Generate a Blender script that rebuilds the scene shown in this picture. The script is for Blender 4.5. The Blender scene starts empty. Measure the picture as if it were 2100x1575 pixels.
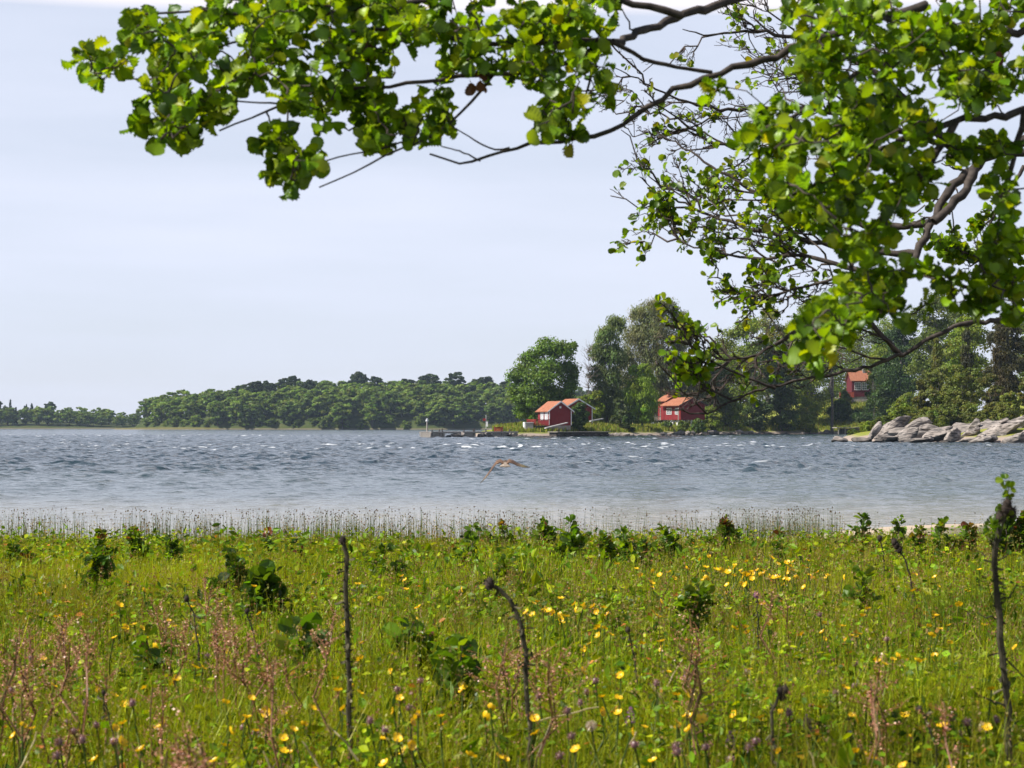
import bpy, math, random
import numpy as np
from mathutils import Vector, Matrix

R = math.radians
rng = np.random.default_rng(11)
random.seed(5)
scene = bpy.context.scene
col = scene.collection

# ------------------------------------------------------------------ camera, sky, sun, exposure
CAM_H = 1.8                      # eye height above the water
FPX = 2100 * 70.0 / 36.0         # focal length in photo pixels
PITCH = math.atan((874 - 787.5) / FPX)
cam_data = bpy.data.cameras.new('camera')
cam_data.lens = 70.0
cam_data.sensor_width = 36.0
cam_data.clip_start = 0.05
cam_data.clip_end = 20000
cam_data.dof.use_dof = True
cam_data.dof.focus_distance = 45.0
cam_data.dof.aperture_fstop = 11.0
cam = bpy.data.objects.new('camera', cam_data)
col.objects.link(cam)
cam.location = (0, 0, CAM_H)
cam.rotation_euler = (math.pi / 2 + PITCH, 0, 0)
scene.camera = cam

SUN_EL, SUN_AZ = R(47), R(-104)   # azimuth from +Y towards +X: the sun stands to the left, a little beyond
S = Vector((math.sin(SUN_AZ) * math.cos(SUN_EL), math.cos(SUN_AZ) * math.cos(SUN_EL), math.sin(SUN_EL)))
sun_data = bpy.data.lights.new('sun', 'SUN')
sun_data.energy = 5.0
sun_data.angle = R(0.5)
sun_data.color = (1.0, 0.95, 0.87)
sun = bpy.data.objects.new('sun', sun_data)
col.objects.link(sun)
sun.rotation_euler = S.to_track_quat('Z', 'Y').to_euler()

world = bpy.data.worlds.new('World')
scene.world = world
world.use_nodes = True
wn, wl = world.node_tree.nodes, world.node_tree.links
wn.clear()
w_out = wn.new('ShaderNodeOutputWorld')
w_bg = wn.new('ShaderNodeBackground')
w_bg.inputs['Strength'].default_value = 0.06
w_sky = wn.new('ShaderNodeTexSky')
w_sky.sky_type = 'NISHITA'
w_sky.sun_disc = False
w_sky.sun_elevation = SUN_EL
w_sky.sun_rotation = SUN_AZ
w_sky.air_density = 1.0
w_sky.dust_density = 0.6
w_sky.ozone_density = 1.5
# thin veil of high cloud, in streaks stretched along the horizon
w_tc = wn.new('ShaderNodeTexCoord')
w_map = wn.new('ShaderNodeMapping')
w_map.inputs['Scale'].default_value = (3.2, 3.2, 26.0)
w_map.inputs['Location'].default_value = (1.3, 0.4, 2.2)
w_n = wn.new('ShaderNodeTexNoise')
w_n.inputs['Scale'].default_value = 1.0
w_n.inputs['Detail'].default_value = 5.0
w_n.inputs['Roughness'].default_value = 0.5
w_r = wn.new('ShaderNodeMapRange')
w_r.inputs['From Min'].default_value = 0.34
w_r.inputs['From Max'].default_value = 0.72
w_r.inputs['To Min'].default_value = 0.76
w_r.inputs['To Max'].default_value = 1.0
w_mix = wn.new('ShaderNodeMix')
w_mix.data_type = 'RGBA'
w_mix.inputs['B'].default_value = (8.35, 8.9, 10.6, 1)
# the veil thins out overhead
w_sep = wn.new('ShaderNodeSeparateXYZ')
w_z = wn.new('ShaderNodeMapRange')
w_z.inputs['From Min'].default_value = 0.16
w_z.inputs['From Max'].default_value = 0.55
w_z.inputs['To Min'].default_value = 1.0
w_z.inputs['To Max'].default_value = 0.05
w_mul = wn.new('ShaderNodeMath')
w_mul.operation = 'MULTIPLY'
wl.new(w_tc.outputs['Generated'], w_map.inputs['Vector'])
wl.new(w_map.outputs['Vector'], w_n.inputs['Vector'])
wl.new(w_n.outputs['Fac'], w_r.inputs['Value'])
wl.new(w_tc.outputs['Generated'], w_sep.inputs['Vector'])
wl.new(w_sep.outputs['Z'], w_z.inputs['Value'])
wl.new(w_r.outputs['Result'], w_mul.inputs[0])
wl.new(w_z.outputs['Result'], w_mul.inputs[1])
wl.new(w_mul.outputs['Value'], w_mix.inputs['Factor'])
wl.new(w_sky.outputs['Color'], w_mix.inputs['A'])
# a long low bank of white cloud high on the left
w_bn = wn.new('ShaderNodeMath'); w_bn.operation = 'MULTIPLY_ADD'; w_bn.inputs[1].default_value = 0.012
w_b1 = wn.new('ShaderNodeMapRange'); w_b1.inputs['From Min'].default_value = 0.208; w_b1.inputs['From Max'].default_value = 0.213
w_b2 = wn.new('ShaderNodeMapRange'); w_b2.inputs['From Min'].default_value = 0.30; w_b2.inputs['From Max'].default_value = 0.25
w_b3 = wn.new('ShaderNodeMath'); w_b3.operation = 'MULTIPLY'
w_m2 = wn.new('ShaderNodeMix'); w_m2.data_type = 'RGBA'; w_m2.inputs['B'].default_value = (10.6, 10.2, 10.9, 1)
wl.new(w_n.outputs['Fac'], w_bn.inputs[0]); wl.new(w_sep.outputs['Z'], w_bn.inputs[2])
wl.new(w_bn.outputs[0], w_b1.inputs['Value']); wl.new(w_bn.outputs[0], w_b2.inputs['Value'])
wl.new(w_b1.outputs[0], w_b3.inputs[0]); wl.new(w_b2.outputs[0], w_b3.inputs[1]); wl.new(w_b3.outputs[0], w_m2.inputs['Factor'])
wl.new(w_mix.outputs['Result'], w_m2.inputs['A']); wl.new(w_m2.outputs['Result'], w_bg.inputs['Color'])
wl.new(w_bg.outputs['Background'], w_out.inputs['Surface'])

scene.view_settings.view_transform = 'Standard'
scene.view_settings.look = 'None'
scene.view_settings.exposure = 0.72
scene.view_settings.gamma = 1.0
scene.view_settings.use_curve_mapping = False
scene.cycles.max_bounces = 8
scene.cycles.diffuse_bounces = 2
scene.cycles.glossy_bounces = 3
scene.cycles.transmission_bounces = 5
scene.cycles.volume_bounces = 0
scene.cycles.caustics_reflective = False
scene.cycles.caustics_refractive = False

# ------------------------------------------------------------------ helpers
def P(px, py, d):
    """world point seen at photo pixel (px, py), d metres out along Y"""
    u, v = (px - 1050) / FPX, (787.5 - py) / FPX
    fy = math.cos(PITCH) - v * math.sin(PITCH)
    t = d / fy
    return np.array([u * t, d, CAM_H + t * (math.sin(PITCH) + v * math.cos(PITCH))])

def PX(px, d):
    return (px - 1050) / FPX * d

def ZY(py, d):
    return CAM_H - (py - 874) / FPX * d

def norm(a):
    a = np.asarray(a, float)
    return a / np.maximum(np.linalg.norm(a, axis=-1, keepdims=True), 1e-9)

def hash2(ix, iy, seed):
    h = (ix.astype(np.int64) * 374761393 + iy.astype(np.int64) * 668265263 + seed * 974634777) & 0x7fffffff
    h = ((h ^ (h >> 13)) * 1274126177) & 0x7fffffff
    return ((h ^ (h >> 16)) & 0xffff) / 65535.0

def vnoise(x, y, s=1.0, seed=0):
    x = np.asarray(x, float) / s; y = np.asarray(y, float) / s
    ix, iy = np.floor(x), np.floor(y)
    fx, fy = x - ix, y - iy
    fx = fx * fx * (3 - 2 * fx); fy = fy * fy * (3 - 2 * fy)
    a = hash2(ix, iy, seed); b = hash2(ix + 1, iy, seed)
    c = hash2(ix, iy + 1, seed); d = hash2(ix + 1, iy + 1, seed)
    return (a * (1 - fx) + b * fx) * (1 - fy) + (c * (1 - fx) + d * fx) * fy

def fnoise(x, y, s=1.0, seed=0, oct=4):
    t, amp, tot = 0, 1.0, 0
    for k in range(oct):
        t = t + amp * vnoise(x, y, s / 2 ** k, seed + k * 17)
        tot += amp; amp *= 0.5
    return t / tot

def sstep(a, b, x):
    t = np.clip((np.asarray(x, float) - a) / (b - a), 0, 1)
    return t * t * (3 - 2 * t)

class MB:
    """collects polygons and links them as one mesh object"""
    def __init__(self):
        self.V, self.C, self.F, self.n = [], [], [], 0
    def add(self, V, F, C=None, mi=0):
        V = np.asarray(V, np.float32).reshape(-1, 3)
        F = np.asarray(F, np.int64)
        if C is None: C = np.ones((len(V), 3), np.float32)
        C = np.asarray(C, np.float32)
        if C.ndim == 1: C = np.tile(C, (len(V), 1))
        self.V.append(V); self.C.append(C); self.F.append((F + self.n, mi)); self.n += len(V)
        return self
    def box(self, c, s, C=None, mi=0, rz=0.0, top=None):
        x, y, z = np.array(s) / 2.0
        b = np.array([[-x,-y,-z],[x,-y,-z],[x,y,-z],[-x,y,-z],[-x,-y,z],[x,-y,z],[x,y,z],[-x,y,z]])
        if top is not None: b[4:, :2] *= top
        ca, sa = math.cos(rz), math.sin(rz)
        b = np.stack([b[:,0]*ca - b[:,1]*sa, b[:,0]*sa + b[:,1]*ca, b[:,2]], 1) + np.array(c)
        f = [[0,3,2,1],[4,5,6,7],[0,1,5,4],[1,2,6,5],[2,3,7,6],[3,0,4,7]]
        return self.add(b, f, C, mi)
    def prism(self, poly, vec, C=None, mi=0):
        """a planar polygon pushed along vec"""
        poly = np.asarray(poly, float); n = len(poly)
        V = np.vstack([poly, poly + np.asarray(vec, float)])
        for k in range(n):
            self_f = [[k, (k + 1) % n, n + (k + 1) % n, n + k]]
            self.add(V, self_f, C, mi)
        self.add(poly, [list(range(n))[::-1]], C, mi)
        self.add(poly + np.asarray(vec, float), [list(range(n))], C, mi)
        return self
    def tubes(self, Pts, Rad, sides=5, C=None, mi=0, cap=False):
        """Pts (n,m,3), Rad (n,m): n tapered tubes at once"""
        Pts = np.asarray(Pts, float); Rad = np.asarray(Rad, float)
        if Pts.ndim == 2: Pts, Rad = Pts[None], Rad[None]
        n, m = Rad.shape
        T = norm(np.gradient(Pts, axis=1))
        ref = np.where(np.abs(T[:, :1, 2:3]) > 0.8, np.array([[[1., 0, 0]]]), np.array([[[0, 0, 1.]]]))
        A = norm(np.cross(T, np.broadcast_to(ref, T.shape))); B = np.cross(T, A)
        ang = np.arange(sides) * 2 * math.pi / sides
        ring = A[:, :, None] * np.cos(ang)[None, None, :, None] + B[:, :, None] * np.sin(ang)[None, None, :, None]
        V = Pts[:, :, None] + ring * Rad[:, :, None, None]
        base = (np.arange(n) * m * sides)[:, None, None] + (np.arange(m - 1) * sides)[None, :, None]
        k = np.arange(sides)[None, None]
        k2 = (np.arange(sides) + 1) % sides
        F = np.stack(np.broadcast_arrays(base + k, base + k2, base + sides + k2, base + sides + k), -1).reshape(-1, 4)
        if C is not None:
            C = np.asarray(C, float)
            if C.ndim == 2 and len(C) == n: C = np.repeat(C, m * sides, 0)
        self.add(V.reshape(-1, 3), F, C, mi)
        if cap:
            for i in range(n):
                o = i * m * sides + (m - 1) * sides
                self.F.append((np.array([[o + q for q in range(sides)]]) + self.n - n * m * sides, mi))
        return self
    def stamp(self, T, F, pos, B, sc, C, mi=0):
        """copies of a template: pos (n,3), B (n,3,3) rows = local axes, sc (n,) or (n,3)"""
        T = np.asarray(T, float); F = np.asarray(F); n, k = len(pos), len(T)
        sc = np.asarray(sc, float)
        L = T[None] * (sc[:, None, None] if sc.ndim == 1 else sc[:, None, :])
        V = np.einsum('nkj,njd->nkd', L, B) + np.asarray(pos)[:, None]
        FF = (F[None] + (np.arange(n) * k)[:, None, None]).reshape(-1, F.shape[1])
        C = np.asarray(C, float)
        if C.ndim == 2: C = np.repeat(C, k, 0)
        elif C.ndim == 3: C = C.reshape(-1, 3)
        return self.add(V.reshape(-1, 3), FF, C, mi)
    def mesh(self, name, mats, smooth=False):
        me = bpy.data.meshes.new(name)
        V = np.concatenate(self.V); C = np.concatenate(self.C)
        me.vertices.add(len(V)); me.vertices.foreach_set('co', V.astype(np.float32).ravel())
        loops = np.concatenate([f.ravel() for f, _ in self.F]).astype(np.int32)
        tot = np.concatenate([np.full(len(f), f.shape[1], np.int32) for f, _ in self.F])
        mi = np.concatenate([np.full(len(f), m, np.int32) for f, m in self.F])
        me.loops.add(len(loops)); me.loops.foreach_set('vertex_index', loops)
        me.polygons.add(len(tot))
        me.polygons.foreach_set('loop_start', np.concatenate([[0], np.cumsum(tot)[:-1]]).astype(np.int32))
        me.polygons.foreach_set('material_index', mi)
        me.polygons.foreach_set('use_smooth', np.full(len(tot), smooth, bool))
        ca = me.color_attributes.new('Col', 'FLOAT_COLOR', 'POINT')
        ca.data.foreach_set('color', np.concatenate([C, np.ones((len(C), 1))], 1).astype(np.float32).ravel())
        for m in (mats if isinstance(mats, (list, tuple)) else [mats]): me.materials.append(m)
        me.update(calc_edges=True)
        return me
    def build(self, name, mats, parent=None, smooth=False, loc=None):
        o = bpy.data.objects.new(name, self.mesh(name, mats, smooth))
        col.objects.link(o)
        if parent is not None: o.parent = parent
        if loc is not None: o.location = loc
        return o

def empty(name, loc=(0, 0, 0), rz=0.0):
    o = bpy.data.objects.new(name, None)
    col.objects.link(o)
    o.location = loc; o.rotation_euler = (0, 0, rz); o.empty_display_size = 0.3
    return o

def tag(o, label, cat, group=None, kind=None):
    o['label'] = label; o['category'] = cat
    if group: o['group'] = group
    if kind: o['kind'] = kind
    return o

def dup(o, parent=None):
    c = o.copy(); col.objects.link(c)
    if parent is not None: c.parent = parent
    for ch in list(o.children): dup(ch, c)
    return c

def drop(o):
    for ch in list(o.children): drop(ch)
    bpy.data.objects.remove(o)

def basis(d, n):
    d = norm(d); x = norm(np.cross(d, n)); z = np.cross(x, d)
    return np.stack([x, d, z], 1)

def rand_dir(n):
    return norm(rng.normal(size=(n, 3)))

def jit(c, n, v=0.2, h=0.08):
    """n natural variations of a colour"""
    c = np.array(c)[None] * (1 + rng.normal(0, v, (n, 1))) * (1 + rng.normal(0, h, (n, 3)))
    return np.clip(c, 0.003, 1)

def pick(pal, w, n, v=0.2, h=0.06):
    pal = np.array(pal); i = rng.choice(len(pal), n, p=np.array(w) / np.sum(w))
    return np.clip(pal[i] * (1 + rng.normal(0, v, (n, 1))) * (1 + rng.normal(0, h, (n, 3))), 0.003, 1)

# ------------------------------------------------------------------ materials
def new_mat(name):
    m = bpy.data.materials.new(name); m.use_nodes = True
    m.node_tree.nodes.clear()
    return m, m.node_tree.nodes, m.node_tree.links

def leaf_mat(name, trans=0.45, tint=(1.55, 1.5, 0.45), gloss=0.05, rough=0.38):
    m, N, L = new_mat(name)
    out = N.new('ShaderNodeOutputMaterial')
    at = N.new('ShaderNodeAttribute'); at.attribute_name = 'Col'
    df = N.new('ShaderNodeBsdfDiffuse'); tr = N.new('ShaderNodeBsdfTranslucent')
    mx = N.new('ShaderNodeMixShader'); mx.inputs[0].default_value = trans
    ml = N.new('ShaderNodeMix'); ml.data_type = 'RGBA'; ml.blend_type = 'MULTIPLY'
    ml.inputs['Factor'].default_value = 1.0; ml.inputs['B'].default_value = (*tint, 1)
    L.new(at.outputs['Color'], df.inputs['Color']); L.new(at.outputs['Color'], ml.inputs['A'])
    L.new(ml.outputs['Result'], tr.inputs['Color'])
    L.new(df.outputs[0], mx.inputs[1]); L.new(tr.outputs[0], mx.inputs[2])
    last = mx
    if gloss:
        gl = N.new('ShaderNodeBsdfGlossy'); gl.inputs['Roughness'].default_value = rough
        gl.inputs['Color'].default_value = (0.9, 0.95, 0.9, 1)
        m2 = N.new('ShaderNodeMixShader'); m2.inputs[0].default_value = gloss
        L.new(mx.outputs[0], m2.inputs[1]); L.new(gl.outputs[0], m2.inputs[2]); last = m2
    L.new(last.outputs[0], out.inputs['Surface'])
    return m

def solid(name, base, rough=0.7, var=0.25, scale=4.0, bump=0.0, attr=False, stretch=(1, 1, 1), dark=None, spec=0.3, contrast=(0.35, 0.7)):
    """noise-mottled Principled material; attr multiplies the vertex colour in"""
    m, N, L = new_mat(name)
    out = N.new('ShaderNodeOutputMaterial'); p = N.new('ShaderNodeBsdfPrincipled')
    tc = N.new('ShaderNodeTexCoord'); mp = N.new('ShaderNodeMapping'); mp.inputs['Scale'].default_value = stretch
    n = N.new('ShaderNodeTexNoise'); n.inputs['Scale'].default_value = scale; n.inputs['Detail'].default_value = 6
    r = N.new('ShaderNodeMapRange'); r.inputs['From Min'].default_value, r.inputs['From Max'].default_value = contrast
    mx = N.new('ShaderNodeMix'); mx.data_type = 'RGBA'
    b = np.array(base)
    mx.inputs['A'].default_value = (*(np.array(dark) if dark is not None else b * (1 - var)), 1)
    mx.inputs['B'].default_value = (*np.clip(b * (1 + var), 0, 1), 1)
    L.new(tc.outputs['Object'], mp.inputs['Vector']); L.new(mp.outputs[0], n.inputs['Vector'])
    L.new(n.outputs['Fac'], r.inputs['Value']); L.new(r.outputs[0], mx.inputs['Factor'])
    c = mx.outputs['Result']
    if attr:
        at = N.new('ShaderNodeAttribute'); at.attribute_name = 'Col'
        ml = N.new('ShaderNodeMix'); ml.data_type = 'RGBA'; ml.blend_type = 'MULTIPLY'; ml.inputs['Factor'].default_value = 1
        L.new(c, ml.inputs['A']); L.new(at.outputs['Color'], ml.inputs['B']); c = ml.outputs['Result']
    L.new(c, p.inputs['Base Color'])
    p.inputs['Roughness'].default_value = rough
    p.inputs['Specular IOR Level'].default_value = spec
    if bump:
        bp = N.new('ShaderNodeBump'); bp.inputs['Strength'].default_value = 0.6; bp.inputs['Distance'].default_value = bump
        L.new(n.outputs['Fac'], bp.inputs['Height']); L.new(bp.outputs[0], p.inputs['Normal'])
    L.new(p.outputs[0], out.inputs['Surface'])
    return m

M = {}
M['leaf'] = leaf_mat('alder_leaf', 0.5, (1.7, 1.55, 0.3), 0.022, 0.40)
M['foliage'] = leaf_mat('tree_foliage', 0.38, (1.3, 1.35, 0.5), 0.015, 0.5)
M['grass'] = leaf_mat('grass_blade', 0.33, (1.55, 1.45, 0.35), 0.012, 0.45)
M['petal'] = leaf_mat('petal', 0.3, (1.2, 1.1, 0.8), 0.04, 0.4)
M['bark'] = solid('bark', (0.055, 0.043, 0.036), 0.85, 0.5, 30, 0.004)
M['twig'] = solid('twig_bark', (0.06, 0.045, 0.038), 0.8, 0.4, 40)
M['stalk'] = solid('dry_stalk', (0.035, 0.024, 0.018), 0.85, 0.5, 60, 0.002)
# ------------------------------------------------------------------ the land: meadow ground, headland, island, far shore
def poly_sd(x, y, poly):
    """distance to the outline, positive inside"""
    poly = np.asarray(poly, float); x = np.asarray(x, float); y = np.asarray(y, float)
    d = np.full(x.shape, 1e9); ins = np.zeros(x.shape, bool)
    for a, b in zip(poly, np.roll(poly, -1, 0)):
        e = b - a; L2 = (e ** 2).sum()
        t = np.clip(((x - a[0]) * e[0] + (y - a[1]) * e[1]) / L2, 0, 1)
        d = np.minimum(d, np.hypot(x - a[0] - t * e[0], y - a[1] - t * e[1]))
        c = (a[1] > y) != (b[1] > y)
        with np.errstate(divide='ignore', invalid='ignore'):
            xi = a[0] + (y - a[1]) / (b[1] - a[1]) * e[0]
        ins ^= c & (x < xi)
    return np.where(ins, d, -d)

SHORE = [(-7, 336), (-0.8, 334), (8, 341), (19.7, 351), (33, 386), (46, 420), (60, 446), (72, 460), (78, 440), (73, 380),
         (62, 300), (49, 262), (40, 252), (41, 243), (46, 226), (52, 214), (60, 205), (80, 197), (300, 185),
         (300, 800), (90, 800), (40, 560), (12, 450), (-4, 372), (-9, 350)]

def land(x, y):
    x = np.asarray(x, float); y = np.asarray(y, float)
    s = poly_sd(x, y, SHORE) + (fnoise(x, y, 9, 3, 3) - 0.5) * 3.0
    z = np.where(s > 0, 2.05 * (1 - np.exp(-s / 6.0)) + 0.012 * np.minimum(s, 80), 0.35 * s)
    hill = 6.2 * np.exp(-(((x - 84) / 30) ** 2 + ((y - 500) / 32) ** 2)) \
        + 11 * np.exp(-(((x - 125) / 42) ** 2 + ((y - 330) / 70) ** 2))
    z = z + hill * sstep(0, 25, s) + (fnoise(x, y, 7, 9, 3) - 0.5) * 0.7 * sstep(1, 8, s)
    return np.maximum(z, -3)

def land1(x, y):
    return float(land(np.array([x]), np.array([y]))[0])

def grid_mesh(xs, ys, zf):
    X, Y = np.meshgrid(xs, ys)
    Z = zf(X, Y)
    nx, ny = len(xs), len(ys)
    i = np.arange(ny - 1)[:, None] * nx + np.arange(nx - 1)[None]
    F = np.stack([i, i + 1, i + nx + 1, i + nx], -1).reshape(-1, 4)
    return np.stack([X, Y, Z], -1).reshape(-1, 3), F

def land_mat(name, cols, scale, rock=(0.30, 0.24, 0.20), sand_z=0.55):
    m, N, L = new_mat(name)
    out = N.new('ShaderNodeOutputMaterial'); p = N.new('ShaderNodeBsdfPrincipled')
    g = N.new('ShaderNodeNewGeometry'); n = N.new('ShaderNodeTexNoise')
    n.inputs['Scale'].default_value = scale; n.inputs['Detail'].default_value = 7
    L.new(g.outputs['Position'], n.inputs['Vector'])
    cr = N.new('ShaderNodeValToRGB'); L.new(n.outputs['Fac'], cr.inputs['Fac'])
    el = cr.color_ramp.elements
    el[0].position, el[0].color = 0.30, (*cols[0], 1)
    el[1].position, el[1].color = 0.70, (*cols[-1], 1)
    for k, c in enumerate(cols[1:-1]):
        e = el.new(0.30 + 0.4 * (k + 1) / (len(cols) - 1)); e.color = (*c, 1)
    sp = N.new('ShaderNodeSeparateXYZ'); L.new(g.outputs['Position'], sp.inputs[0])
    ad = N.new('ShaderNodeMath'); ad.operation = 'MULTIPLY_ADD'; ad.inputs[1].default_value = 0.9; L.new(n.outputs['Fac'], ad.inputs[0])
    L.new(sp.outputs['Z'], ad.inputs[2])
    mr = N.new('ShaderNodeMapRange'); mr.inputs['From Min'].default_value = sand_z + 0.35; mr.inputs['From Max'].default_value = sand_z + 0.65
    L.new(ad.outputs[0], mr.inputs['Value'])
    mx = N.new('ShaderNodeMix'); mx.data_type = 'RGBA'; mx.inputs['A'].default_value = (*rock, 1)
    L.new(mr.outputs[0], mx.inputs['Factor']); L.new(cr.outputs[0], mx.inputs['B'])
    L.new(mx.outputs['Result'], p.inputs['Base Color']); p.inputs['Roughness'].default_value = 0.95; p.inputs['Specular IOR Level'].default_value = 0.1
    bp = N.new('ShaderNodeBump'); bp.inputs['Distance'].default_value = 0.3; bp.inputs['Strength'].default_value = 0.8
    L.new(n.outputs['Fac'], bp.inputs['Height']); L.new(bp.outputs[0], p.inputs['Normal'])
    L.new(p.outputs[0], out.inputs['Surface'])
    return m

V, F = grid_mesh(np.arange(-16, 170, 1.1), np.arange(188, 620, 1.6), land)
o = MB().add(V, F).build('headland', land_mat('headland_ground', [(0.14, 0.165, 0.022), (0.23, 0.23, 0.04), (0.17, 0.20, 0.03), (0.26, 0.23, 0.08)], 0.35), smooth=True)
tag(o, 'grassy headland with a stony shore where the red cabins stand', 'headland', kind='structure')

ISL = (-66.0, 1132.0, 143.0, 92.0)
def island_z(x, y):
    r2 = ((x - ISL[0]) / ISL[2]) ** 2 + ((y - ISL[1]) / ISL[3]) ** 2
    r2 = r2 + (fnoise(x, y, 60, 31, 3) - 0.5) * 0.25
    return np.where(r2 < 1, 0.5 + 15.5 * np.clip(1 - r2, 0, 1) ** 0.55, -1.5 - 0 * r2)
V, F = grid_mesh(np.arange(-224, 90, 4.0), np.arange(1030, 1240, 4.0), island_z)
wood_ground = land_mat('wood_floor', [(0.03, 0.045, 0.012), (0.05, 0.065, 0.018), (0.075, 0.08, 0.025)], 0.15, (0.13, 0.115, 0.075), 0.6)
o = MB().add(V, F).build('island', wood_ground, smooth=True)
tag(o, 'long low island hill under the wood across the bay', 'island', kind='structure')
def spit_z(x, y):
    r2 = ((x + 180) / 34) ** 2 + ((y - 1066) / 12) ** 2
    return np.where(r2 < 1, 0.2 + 1.0 * np.sqrt(np.clip(1 - r2, 0, 1)), -1.5)
V, F = grid_mesh(np.arange(-216, -140, 2.0), np.arange(1050, 1082, 2.0), spit_z)
o = MB().add(V, F).build('spit', land_mat('spit_grass', [(0.10, 0.10, 0.03), (0.13, 0.12, 0.04), (0.15, 0.13, 0.06)], 0.3, (0.2, 0.17, 0.13), 0.2), smooth=True)
tag(o, 'low pale grassy spit at the left foot of the wooded island', 'spit', kind='structure')

def far_z(x, y):
    s = (y - 1330 - 10 * np.sin(x / 40.0)) / 60.0
    h = np.where(s > 0, 0.6 + 7 * (1 - np.exp(-np.clip(s, 0, 9))), -1.5)
    return h * np.where(x < -60, 1, 1.0)
V, F = grid_mesh(np.arange(-620, 10, 9.0), np.arange(1310, 1560, 6.0), far_z)
o = MB().add(V, F).build('far_shore', wood_ground, smooth=True)
tag(o, 'distant low wooded shore at the left edge of the bay', 'shore', kind='structure')

def meadow_z(x, y):
    yy = y - 5.0 * sstep(3.6, 8.0, x) + (fnoise(x, y, 3.0, 5, 3) - 0.5) * 1.2
    z = np.interp(yy, [-50, 8, 26.5, 30.5, 33, 60], [0.44, 0.44, 0.13, 0.06, -0.06, -1.6])
    return z + (fnoise(x, y, 0.9, 8, 2) - 0.5) * 0.06
def mz(x, y):
    return float(meadow_z(np.array([float(x)]), np.array([float(y)]))[0])

m, N, L = new_mat('meadow_soil')
out = N.new('ShaderNodeOutputMaterial'); p = N.new('ShaderNodeBsdfPrincipled')
g = N.new('ShaderNodeNewGeometry'); n = N.new('ShaderNodeTexNoise'); n.inputs['Scale'].default_value = 9; n.inputs['Detail'].default_value = 6
L.new(g.outputs['Position'], n.inputs['Vector'])
cr = N.new('ShaderNodeValToRGB'); L.new(n.outputs['Fac'], cr.inputs['Fac'])
cr.color_ramp.elements[0].position = 0.35; cr.color_ramp.elements[0].color = (0.035, 0.045, 0.012, 1)
cr.color_ramp.elements[1].position = 0.7; cr.color_ramp.elements[1].color = (0.09, 0.085, 0.025, 1)
sp = N.new('ShaderNodeSeparateXYZ'); L.new(g.outputs['Position'], sp.inputs[0])
mr = N.new('ShaderNodeMapRange'); mr.inputs['From Min'].default_value = 0.13; mr.inputs['From Max'].default_value = 0.07
L.new(sp.outputs['Z'], mr.inputs['Value'])
mx = N.new('ShaderNodeMix'); mx.data_type = 'RGBA'; mx.inputs['B'].default_value = (0.42, 0.33, 0.235, 1)
L.new(mr.outputs[0], mx.inputs['Factor']); L.new(cr.outputs[0], mx.inputs['A'])
L.new(mx.outputs['Result'], p.inputs['Base Color']); p.inputs['Roughness'].default_value = 0.95
L.new(p.outputs[0], out.inputs['Surface'])
V, F = grid_mesh(np.arange(-45, 45.1, 0.5), np.arange(-14, 62, 0.4), meadow_z)
o = MB().add(V, F).build('meadow_ground', m, smooth=True)
tag(o, 'shore meadow soil running down to a strip of pale sand', 'ground', kind='structure')

# ------------------------------------------------------------------ water: a real wind-chopped surface with foam
ang = np.linspace(-0.40, 0.40, 760)
d, ds = 28.5, []
while d < 420: ds.append(d); d += 0.11 + d * 0.0012
while d < 9000: ds.append(d); d *= 1.0045
ds = np.array(ds)
Dg, Ag = np.meshgrid(ds, ang, indexing='ij')
WX, WY = Dg * np.sin(Ag), Dg * np.cos(Ag)
step = np.gradient(ds)[:, None]
Hh = np.zeros_like(WX)
wr = np.random.default_rng(3)
gust = 0.75 + 0.5 * fnoise(WX, WY * 2.2, 45, 61, 3)
for k in range(46):
    lam = 0.40 * (3.8 / 0.40) ** (k / 45.0)
    th = R(-38) + wr.normal(0, 0.55)                     # the wind blows from the left and away from us
    kx, ky = math.cos(th) * 2 * math.pi / lam, math.sin(th) * 2 * math.pi / lam
    amp = 0.0115 * lam ** 0.62 * (1.0 if lam < 5 else 0.7)
    ph = wr.uniform(0, 2 * math.pi)
    fade = sstep(1.6, 3.2, lam / step)
    w = np.sin(kx * WX + ky * WY + ph + 1.3 * np.sin(0.11 * kx * WY - 0.09 * ky * WX + k))
    Hh += amp * fade * w
lee = 0.16 + 0.22 * sstep(34, 52, WY + 4 * fnoise(WX, WY, 20, 4, 2)) + 0.62 * sstep(52, 92, WY + 16 * (fnoise(WX, WY, 30, 2, 3) - 0.5))
Hh = Hh * gust
nearw = (Dg > 60) & (Dg < 140)
Hn = Hh / Hh[nearw].std()
rms = 0.041
Hh = rms * (Hn + 0.14 * (Hn ** 2 - 1)) * lee            # peaked crests, flat troughs
foam_n = fnoise(WX, WY * 0.5, 0.75, 77, 3)
foam_p = fnoise(WX, WY, 40, 91, 3)
foam = sstep(1.5, 2.0, Hn) * sstep(.62, .69, foam_n) * .85 * sstep(.40, .62, foam_p + .1 * sstep(0, 60, -WX)) * sstep(66, 150, WY)
foam = foam * (0.55 + 0.45 * sstep(-40, -5, -WX))
shal = 1 - sstep(32, 56, WY + 10 * (fnoise(WX, WY * 3, 9, 44, 4) - 0.5))
mid = 1 - sstep(45, 120, WY + 40 * (fnoise(WX * 0.5, WY * 2, 26, 45, 3) - 0.5))
na, nd = len(ang), len(ds)
i = np.arange(nd - 1)[:, None] * na + np.arange(na - 1)[None]
F = np.stack([i, i + na, i + na + 1, i + 1], -1).reshape(-1, 4)
CW = np.stack([foam, shal, mid], -1).reshape(-1, 3)
m, N, L = new_mat('sea_water')
out = N.new('ShaderNodeOutputMaterial'); p = N.new('ShaderNodeBsdfPrincipled')
at = N.new('ShaderNodeAttribute'); at.attribute_name = 'Col'
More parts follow.
